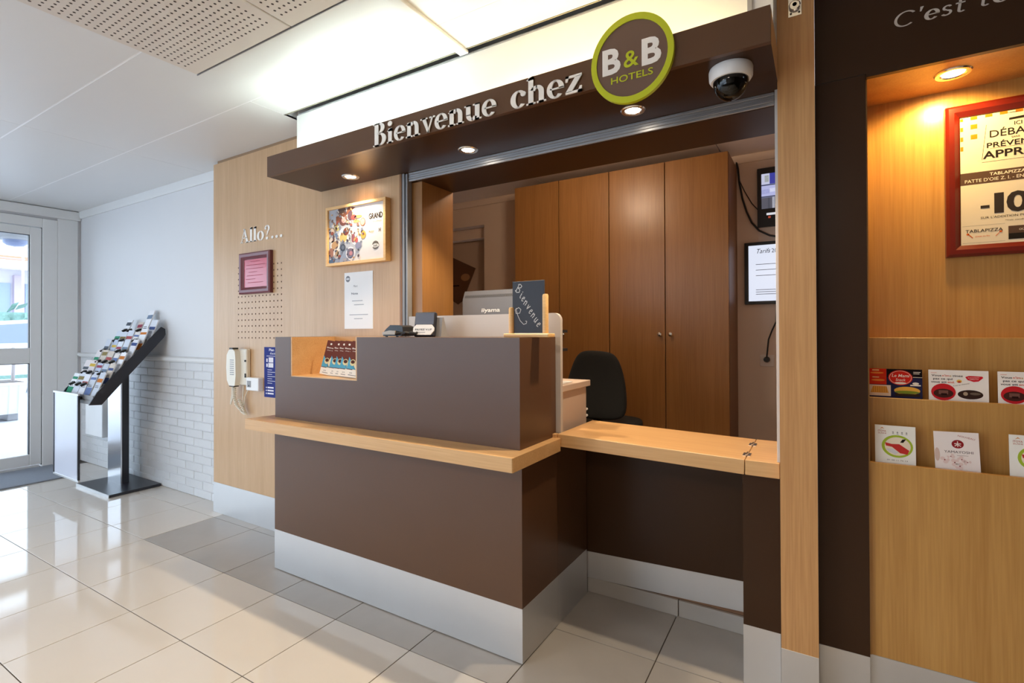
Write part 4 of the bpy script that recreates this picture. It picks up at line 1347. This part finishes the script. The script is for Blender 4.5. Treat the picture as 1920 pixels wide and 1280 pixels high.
# ================================================================== OFFICE
for n, (doors, lab) in enumerate((((-2.074, -1.682, -1.283), 'wooden two-door office cupboard half behind the chalkboard'), ((-1.283, -.887, -.485), 'wooden two-door office cupboard with paired nickel knobs'))):
    x0, x1 = doors[0], doors[-1]
    t = thing('cupboard', lab, 'cupboard', ((x0 + x1) / 2, 3.65, .067), 'office cupboards')
    part('carcass', MB(mat('cupboard_side', rgb(126, 84, 50), .45)).box(x0 + .001, x1 - .001, 3.479, 3.849, .067, 2.345), t)
    for i in range(2):
        d = part('door', MB(CABW).box(doors[i] + .003, doors[i + 1] - .003, 3.46, 3.478, .09, 2.345, b=.001), t)
        kx = doors[1] - .034 if i == 0 else doors[1] + .037
        part('knob', MB(BRASSK).lathe([(.006, 0), (.006, -.012), (.014, -.018), (.014, -.026), (.004, -.03)], (kx, 3.46, 1.178), 16, 'Y'), d)

oc_ = thing('office_chair', 'black fabric office chair behind the counter', 'office chair', (-1.08, 2.75, .067))
bk = MB(FABRIC)
pts = []
cx, zc = -1.07, .89
outline = [(-.20, -.03), (-.205, -.10), (-.18, -.165), (-.12, -.185), (.10, -.185), (.155, -.165), (.172, -.12), (.168, .0), (.145, .11), (.115, .175), (.075, .2), (-.06, .205), (-.105, .19), (-.145, .13)]
n = len(outline)
vs, fs = [], []
for ky, s in ((2.64, .93), (2.655, 1.0), (2.685, 1.0), (2.70, .92)):
    vs += [(cx + a * s, ky + .12 * (a * a) * 4, zc + b * s) for a, b in outline]
for i in range(3):
    fs += [[i * n + k, i * n + (k + 1) % n, (i + 1) * n + (k + 1) % n, (i + 1) * n + k] for k in range(n)]
fs += [list(range(n)), list(range(3 * n, 4 * n))]
bk.add(vs, fs)
part('backrest', bk, oc_).modifiers.new('round', 'SUBSURF').render_levels = 2
st = MB(FABRIC)
vs, fs = [], []
so = [(-.22, -.2), (-.24, 0), (-.2, .2), (0, .24), (.18, .2), (.205, 0), (.18, -.2), (0, -.22)]
n = len(so)
for z, s in ((.615, .9), (.63, 1), (.665, 1), (.685, .9)):
    vs += [(-1.08 + a * s, 2.86 + b * s, z) for a, b in so]
for i in range(3):
    fs += [[i * n + k, i * n + (k + 1) % n, (i + 1) * n + (k + 1) % n, (i + 1) * n + k] for k in range(n)]
fs += [list(range(n)), list(range(3 * n, 4 * n))]
st.add(vs, fs)
part('seat', st, oc_).modifiers.new('round', 'SUBSURF').render_levels = 2
part('back_bar', MB(BLACK).box(-1.10, -1.05, 2.69, 2.70, .62, .9, b=.003), oc_)
part('column', MB(BLACK).cyl((-1.08, 2.86, .16), (-1.08, 2.86, .62), .024), oc_)
bsm = MB(BLACK)
for i in range(5):
    a = 2 * PI * i / 5 + .3
    bsm.cyl((-1.08, 2.86, .17), (-1.08 + .27 * math.cos(a), 2.86 + .27 * math.sin(a), .13), .022, .014, 8)
part('star_base', bsm, oc_)
for i in range(5):
    a = 2 * PI * i / 5 + .3
    x, y = -1.08 + .27 * math.cos(a), 2.86 + .27 * math.sin(a)
    part('caster', MB(BLACK).cyl((x - .012, y, .095), (x + .012, y, .095), .028), oc_)

# screens on the office wall
tv = thing('surveillance_screen', 'upper black wall screen showing camera pictures', 'screen', (-.2, 3.83, 1.9))
part('bezel', MB(BLACK).box(-.353, .0, 3.815, 3.845, 1.905, 2.305, b=.003), tv)
q = MB(BLACK)
q.M = plane_at(-.327, 3.8148, 2.026)


def glow(h, es):
    c = rgb(int(h[0:2], 16), int(h[2:4], 16), int(h[4:6], 16))
    return mat('screen_' + h, (0.02, .02, .02), .2, emit=c, es=es * .62, var=0)


q.use(glow('8890B8', 1.0)).rect(0, 0, .30, .237, 1)
for (a, b, c, d, h) in ((0, .165, .05, .237, 'C9CCE6'), (.05, .165, .2, .237, '3A3F9E'), (.02, .18, .045, .225, '8E927E'), (0, .085, .12, .155, 'B8BCE8'), (.0, .1, .05, .13, '6E6FA8'), (.05, .11, .12, .135, 'E2E4F6'), (0, 0, .12, .075, '5A5A66'), (.04, .0, .05, .075, '2C2C30'), (.065, .0, .08, .075, 'BABAC6'), (0, .078, .12, .083, '16161C'), (0, .157, .2, .162, '20203A')):
    q.use(glow(h, 1.0)).rect(a, b, c, d, 2)
q.use(glow('EAEAF2', .9)).rect(.03, -.045, .11, -.03, 1)
q.use(glow('C0503A', .8)).rect(.04, -.066, .055, -.052, 1)
part('picture', q, tv)
tv2 = thing('price_screen', 'lower black wall screen showing the price list', 'screen', (-.25, 3.83, 1.38))
part('bezel', MB(BLACK).box(-.436, .1, 3.815, 3.848, 1.381, 1.805, b=.003), tv2)
q = MB(glow('E4EAFB', 1.05))
q.M = plane_at(-.410, 3.8148, 1.402)
q.rect(0, 0, .48, .38, 1)
q.use(mat('screen_ink', rgb(40, 42, 60), .4))
q.text('Tarifs', .045, .325, .032, 2, width=.085, shear=.3)
q.text('2018', .142, .325, .028, 2, width=.07)
q.use(mat('screen_ink_pale', rgb(120, 126, 150), .4))
for z, w_ in ((.248, .3), (.21, .26), (.172, .3), (.075, .32), (.06, .2), (.045, .3)):
    q.rect(.045, z, .045 + w_, z + .0035, 2)
part('picture', q, tv2)
tag(MB(BLACK).tube([(-.487, 3.84, 2.385), (-.474, 3.83, 2.33), (-.467, 3.83, 2.24), (-.448, 3.83, 2.12), (-.42, 3.83, 2.02), (-.39, 3.83, 1.945), (-.345, 3.83, 1.885), (-.28, 3.83, 1.845), (-.2, 3.83, 1.825)], .0065, 8).build('screen_cable'), 'thick black cable hanging beside the upper screen', 'cable')
tag(MB(BLACK).tube([(-.484, 3.845, 2.36), (-.467, 3.842, 2.25), (-.435, 3.842, 2.17), (-.39, 3.842, 2.08), (-.352, 3.842, 2.03)], .003, 6).build('thin_cable'), 'thin dark cable running to the upper screen', 'cable')
so_ = thing('wall_socket', 'white wall socket with black plug below the price screen', 'socket', (-.30, 3.845, .95))
part('plate', MB(mat('socket_white', rgb(226, 214, 204), .4)).box(-.346, -.258, 3.842, 3.85, .957, 1.036, b=.002), so_)
part('plug', MB(BLACK).lathe([(.02, 0), (.02, -.02), (.014, -.035), (.004, -.036)], (-.303, 3.842, 1.004), 16, 'Y'), so_)
tag(MB(BLACK).tube([(-.303, 3.812, 1.006), (-.297, 3.80, 1.06), (-.29, 3.81, 1.14), (-.27, 3.825, 1.2), (-.245, 3.835, 1.26), (-.24, 3.835, 1.38)], .005, 8).build('power_cable'), 'black power cable from the socket up to the price screen', 'cable')
q = MB(mat('placard_brown', rgb(96, 62, 38), .5))
q.prism([(-3.24, 1.99), (-2.865, 1.822), (-3.02, 1.51), (-3.08, 1.475), (-3.40, 1.66)], 4.030, 4.038)
q.M = plane_at(0, 4.030, 0)
q.use(ink('A8805C')).ell(-2.985, 1.74, .055, .036, 1, 20)
q.use(ink('2A1A10')).rect(-3.14, 1.655, -3.06, 1.667, 1)
tag(q.build('hanging_placard'), 'brown tilted placard with pale oval on the back office door', 'placard')

# fill light added out of sight behind the lintel to brighten the office
ol = thing('office_fill_light', 'added office fill bulb hidden behind the lintel', 'added light', (-1.3, 2.6, 2.42))
part('rose', MB(WHITE).lathe([(.05, 0), (.05, -.02), (.02, -.03)], (-1.3, 2.6, 2.42), 20), ol)
part('cord', MB(WHITE).cyl((-1.3, 2.6, 2.39), (-1.3, 2.6, 2.31), .004, n=8), ol)
part('bulb', MB(mat('office_fill_bulb', (1, 1, 1), .5, emit=(1, .76, .52), es=6, var=0)).blob((-1.3, 2.6, 2.26), (.04, .04, .05), 14, 10), ol)
lamp('office_fill_lamp', 'POINT', (-1.3, 2.6, 2.26), OFFICE_FILL_W, (1, .76, .54), ol, .065)

# ================================================================== BROCHURE STAND
bs_ = thing('brochure_stand', 'freestanding black and metal brochure stand with sloped rack', 'brochure stand', (-4.7, 1.8, 0))
RX0, RX1 = -4.90, -4.345
part('base_plate', MB(BLACKSATIN).box(-5.0, -4.42, 1.622, 1.962, .004, .022, b=.001).use(STEEL).box(-5.0, -4.42, 1.618, 1.622, 0, .022), bs_)
part('post', MB(mat('polished_steel', (.62, .63, .66), .2, 1.0, var=.03)).box(-4.90, -4.672, 1.790, 1.800, .022, .96).use(BLACKSATIN).box(-4.90, -4.67, 1.800, 1.845, .022, .99), bs_)
dz_ = -.03
cheek = [(1.475, .700), (1.548, .694), (1.945, 1.165), (1.958, 1.19), (1.955, 1.232), (1.928, 1.248), (1.522, .785)]
for x in (RX0, RX1):
    part('side_cheek', MB(BLACKSATIN).prism(cheek, x - .006, x + .006, 'YZ'), bs_)
bkp = MB(GREYPL)
bkp.prism([(1.49, .702), (1.552, .698), (1.94, 1.165), (1.935, 1.178)], RX0 + .006, RX1 - .006, 'YZ')
part('rack_back', bkp, bs_)
ROWS = 6
rowp = []
for r in range(ROWS):
    t_ = (r + .3) / (ROWS - .2)
    y = 1.535 + (1.93 - 1.535) * t_ - .02
    z = .712 + (1.168 - .712) * t_ + .006
    rowp.append((y, z))
    part('shelf_lip', MB(GREYPL).box(RX0 + .006, RX1 - .006, y - .034, y - .031, z - .012, z + .02), bs_)
# poster panel hung in front of the rack
pf = MB(BLACKSATIN)
PXa, PXb, PYp, Za, Zb = -4.945, -4.485, 1.462, .158, .757
pf.box(PXa, PXa + .016, PYp, PYp + .012, Za, Zb, b=.001).box(PXb - .016, PXb, PYp, PYp + .012, Za, Zb, b=.001).use(STEEL).box(PXa, PXb, PYp, PYp + .012, Zb, Zb + .014, b=.001).box(PXa, PXb, PYp, PYp + .012, Za - .014, Za, b=.001)
pnl = part('poster_holder', pf, bs_, 'black edged poster frame on the front')
part('poster_sheet', MB(mat('pale_sheet', rgb(214, 218, 232), .18, var=.05, vscale=3)).box(PXa + .016, PXb - .016, PYp + .004, PYp + .009, Za, Zb), pnl)
for x in (PXa + .05, PXb - .06):
    part('bracket', MB(BLACKSATIN).box(x, x + .02, PYp + .012, 1.50, Zb - .03, Zb - .01), bs_)

LEAF = ['E4E4EA', 'F0F0F4', 'D9DEE8', 'CBD0DA', 'E4DEDA', 'C2CCE0', 'ECEEF2', 'D6CABE', 'E0E4EC', 'DED6D6']
ACC = ['3E8E6E', '8A7A50', 'B05A5A', '6A7CA8', 'C87A3A', '5A6068', 'D0B050', '9A4A5A', '7A8AA0', '4A5A8A']


def draw_brochure(seed):
    def f(mb, w, h):
        rnd = random.Random(seed)
        mb.use(ink(rnd.choice(LEAF))).rect(-w / 2, 0, w / 2, h, 1)
        a = ink(ACC[seed % len(ACC)])
        t0 = rnd.uniform(.55, .8)
        mb.use(a).rect(-w / 2 + .003, t0 * h, w / 2 - .003, (t0 + rnd.uniform(.08, .16)) * h, 2)
        if seed % 3 == 0:
            mb.rect(-w / 2, 0, w / 2, .4 * h, 2)
        mb.use(ink('55585E')).rect(-w * .38, .48 * h, w * .2, .5 * h, 2).rect(-w * .38, .43 * h, w * .3, .45 * h, 2)
    return f


rown = ('bottom', 'second', 'third', 'fourth', 'fifth', 'top')
coln = ('at the entrance end', 'second from the entrance', 'in the middle', 'second from the open cheek', 'against the open cheek')
tone = ('white', 'pale grey', 'light', 'whitish', 'glossy')
for r in range(ROWS):
    y, z = rowp[r]
    for c in range(5):
        seed = r * 5 + c
        if (r, c) in ((5, 1),): continue
        wv = .092
        x = RX0 + .06 + c * .108
        rnd = random.Random(100 + seed)
        h = .185 + rnd.uniform(-.014, .014)
        if (r, c) == (5, 3): h = .27
        acc = ('green', 'olive', 'red', 'blue', 'orange', 'dark', 'yellow', 'burgundy', 'slate', 'navy')[seed % 10]
        card('brochure', '%s brochure with %s band, %s row of the sloped rack, %s' % (tone[c], acc, rown[r], coln[c]), 'brochure', wv, h, (x, y - .026 + rnd.uniform(0, .004), z - .008), .36 + rnd.uniform(-.03, .03), rnd.uniform(-.05, .05), draw_brochure(seed), 'brochures in the sloped rack', t=.006, ry=rnd.uniform(-.03, .03))
    for c in range(4):
        if (r * 4 + c) % 5 == 3: continue
        x = RX0 + .06 + .054 + c * .108 + random.uniform(-.03, .03)
        zz = z + .095
        yy = y + .0 - .006
        cl = MB(BLACK)
        cl.add([(x - .024, yy, zz + .008), (x + .024, yy, zz + .008), (x + .004, yy - .035, zz - .010), (x - .024, yy + .004, zz - .006), (x + .024, yy + .004, zz - .006), (x, yy - .02, zz - .022)], [(0, 1, 2), (0, 2, 5, 3), (1, 4, 5, 2), (3, 5, 4), (0, 3, 4, 1)])
        part('clip', cl, bs_)

# white electrical box on the brick wall behind the stand
eb = thing('electrical_box', 'white electrical box with conduit on the brick wall behind the stand', 'electrical box', (-5.4, 1.92, .3))
part('box', MB(WHITEPL).box(-5.56, -5.22, 1.865, 1.964, .31, .66, b=.004), eb)
part('conduit', MB(GREYPL).box(-5.19, -5.155, 1.945, 1.963, .36, .72, b=.002).use(DARKMETAL).box(-5.165, -5.15, 1.94, 1.963, .36, .56, b=.002), eb)
tag(B(MATM, XL + .03, -5.37, .2, 1.76, 0.0005, .012, b=.003).build('door_mat'), 'grey carpet door mat inside the glass entrance door', 'door mat')

# ================================================================== OUTSIDE
struct('ground_outside', B(mat('pale_paving', rgb(205, 203, 206), .8, var=.06, vscale=3), -40, XL - .13, -12, 30, -.1, -.052))
struct('roof_outside', B(WHITE, -9.2, XL - .13, -3, 5.2, 2.46, 2.6), label='white porch roof outside the door')
dl = thing('porch_lamp', 'round white porch lamp seen through the entrance door', 'lamp', (-8.5, 2.15, 2.4))
part('base', MB(GREYPL).lathe([(.17, .26), (.19, .24), (.19, .17), (.14, .155)], (-8.5, 2.15, 2.2), 28), dl)
part('bowl', MB(mat('porch_bowl', rgb(120, 130, 160), .3)).lathe([(.12, .155), (.115, .12), (.08, .09), (.02, .078)], (-8.5, 2.15, 2.2), 24), dl)
pl = thing('planter', 'white ribbed planter box outside the glass door', 'planter', (-10.1, 2.5, -.05))
q = MB(mat('planter_white', rgb(226, 226, 232), .6))
q.add([(-10.4, 2.08, .05), (-9.9, 2.08, .05), (-9.9, 2.56, .05), (-10.4, 2.56, .05), (-10.48, 2.0, .48), (-9.84, 2.0, .48), (-9.84, 2.63, .48), (-10.48, 2.63, .48)], [(0, 1, 2, 3), (0, 1, 5, 4), (1, 2, 6, 5), (2, 3, 7, 6), (3, 0, 4, 7), (4, 5, 6, 7)])
part('tub', q, pl)
part('rim', MB(q.mats[0]).box(-10.52, -9.81, 1.97, 2.66, .46, .50, b=.008), pl)
for yy in (2.14, 2.24, 2.34, 2.44, 2.54):
    rb = MB(q.mats[0])
    rb.cyl((-9.902 + .005, yy, .06), (-9.846 + .005, yy, .46), .012, n=6)
    part('rib', rb, pl)
for y_ in (2.14, 2.5):
    part('foot', MB(GREYPL).box(-10.38, -9.93, y_ - .07, y_ + .05, -.052, .052, b=.01), pl)
part('soil', MB(mat('soil', rgb(90, 80, 74), .9)).box(-10.46, -9.87, 2.03, 2.6, .47, .505), pl)
part('stem', MB(mat('bark', rgb(176, 166, 164), .9)).tube([(-10.1, 2.53, .5), (-10.1, 2.54, .8), (-10.09, 2.53, 1.0)], .022, 8), pl)
car = thing('parked_car', 'white car parked beyond the planter outside', 'car', (-15, 3.6, -.05))
q = MB(mat('car_white', rgb(222, 224, 232), .3))
prof = [(1.6, .35), (1.55, .75), (1.9, .9), (2.6, .98), (3.05, 1.42), (3.9, 1.5), (4.9, 1.42), (5.4, 1.0), (5.85, .9), (5.9, .35)]
q.prism(prof, -15.9, -14.2, 'YZ')
part('body', q, car)
part('window', MB(mat('car_glass', rgb(120, 130, 150), .1)).prism([(2.78, 1.0), (3.12, 1.36), (3.9, 1.43), (4.8, 1.36), (5.2, 1.02)], -14.22, -14.19, 'YZ'), car)
for yy in (2.35, 5.05):
    part('wheel', MB(mat('tyre', rgb(70, 74, 92), .7)).cyl((-14.4, yy, .27), (-14.15, yy, .27), .32, n=24).use(GREYPL).cyl((-14.16, yy, .27), (-14.13, yy, .27), .2, n=20), car)
hd = MB(mat('hedge_green', rgb(128, 158, 148), .9, var=.35, vscale=14))
rnd = random.Random(3)
for i in range(420):
    y = rnd.uniform(2, 10)
    x = -19.5 + rnd.uniform(-.5, .5)
    z = rnd.uniform(.1, 2.0)
    s = rnd.uniform(.10, .2)
    n_ = Vector((rnd.uniform(-1, 1), rnd.uniform(-1, 1), rnd.uniform(-1, 1))).normalized()
    a = n_.orthogonal().normalized() * s
    b = n_.cross(a).normalized() * s * .6
    c = Vector((x, y, z))
    hd.add([c - a, c - b, c + a, c + b], [(0, 1, 2, 3)])
hd.box(-19.7, -19.3, 2, 10, -.05, 1.8)
tag(hd.build('hedge'), 'bluish green hedge behind the parked car', 'hedge')
bl_ = thing('building', 'pale building with an orange edged awning across the street', 'building', (-26, 7, -.05))
part('wall', MB(mat('pale_facade', rgb(214, 210, 216), .8)).box(-28, -26, 2, 16, -.05, 3.6), bl_)
for yy in (4.9, 5.7, 6.5, 7.3, 8.1):
    part('column', MB(mat('mauve_column', rgb(190, 176, 190), .8)).box(-26, -25.8, yy, yy + .22, -.05, 3.4), bl_)
for yy in (4.3, 5.25, 6.05, 6.85):
    part('window', MB(mat('far_window', rgb(150, 165, 195), .3)).box(-26, -25.95, yy, yy + .38, 1.9, 3.1), bl_)
part('awning', MB(mat('awning_white', rgb(235, 225, 220), .8)).prism([(-26, 4.35), (-24.8, 3.75), (-24.8, 3.55), (-26, 3.6)], 2, 16, 'XZ'), bl_)
part('awning_edge', MB(mat('awning_orange', rgb(226, 140, 112), .8)).box(-24.84, -24.78, 2, 16, 3.86, 4.0), bl_)
fp = thing('flag_pole', 'thin white street pole with a side arm beyond the hedge', 'pole', (-22, 5.75, -.05))
part('pole', MB(mat('pole_mauve', rgb(190, 170, 176), .6)).cyl((-22, 5.75, -.05), (-22, 5.75, 3.72), .035, n=8), fp)
part('arm', MB(mat('pole_mauve', rgb(190, 170, 176), .6)).cyl((-22, 4.3, 3.62), (-22, 5.8, 3.6), .02, n=6), fp)
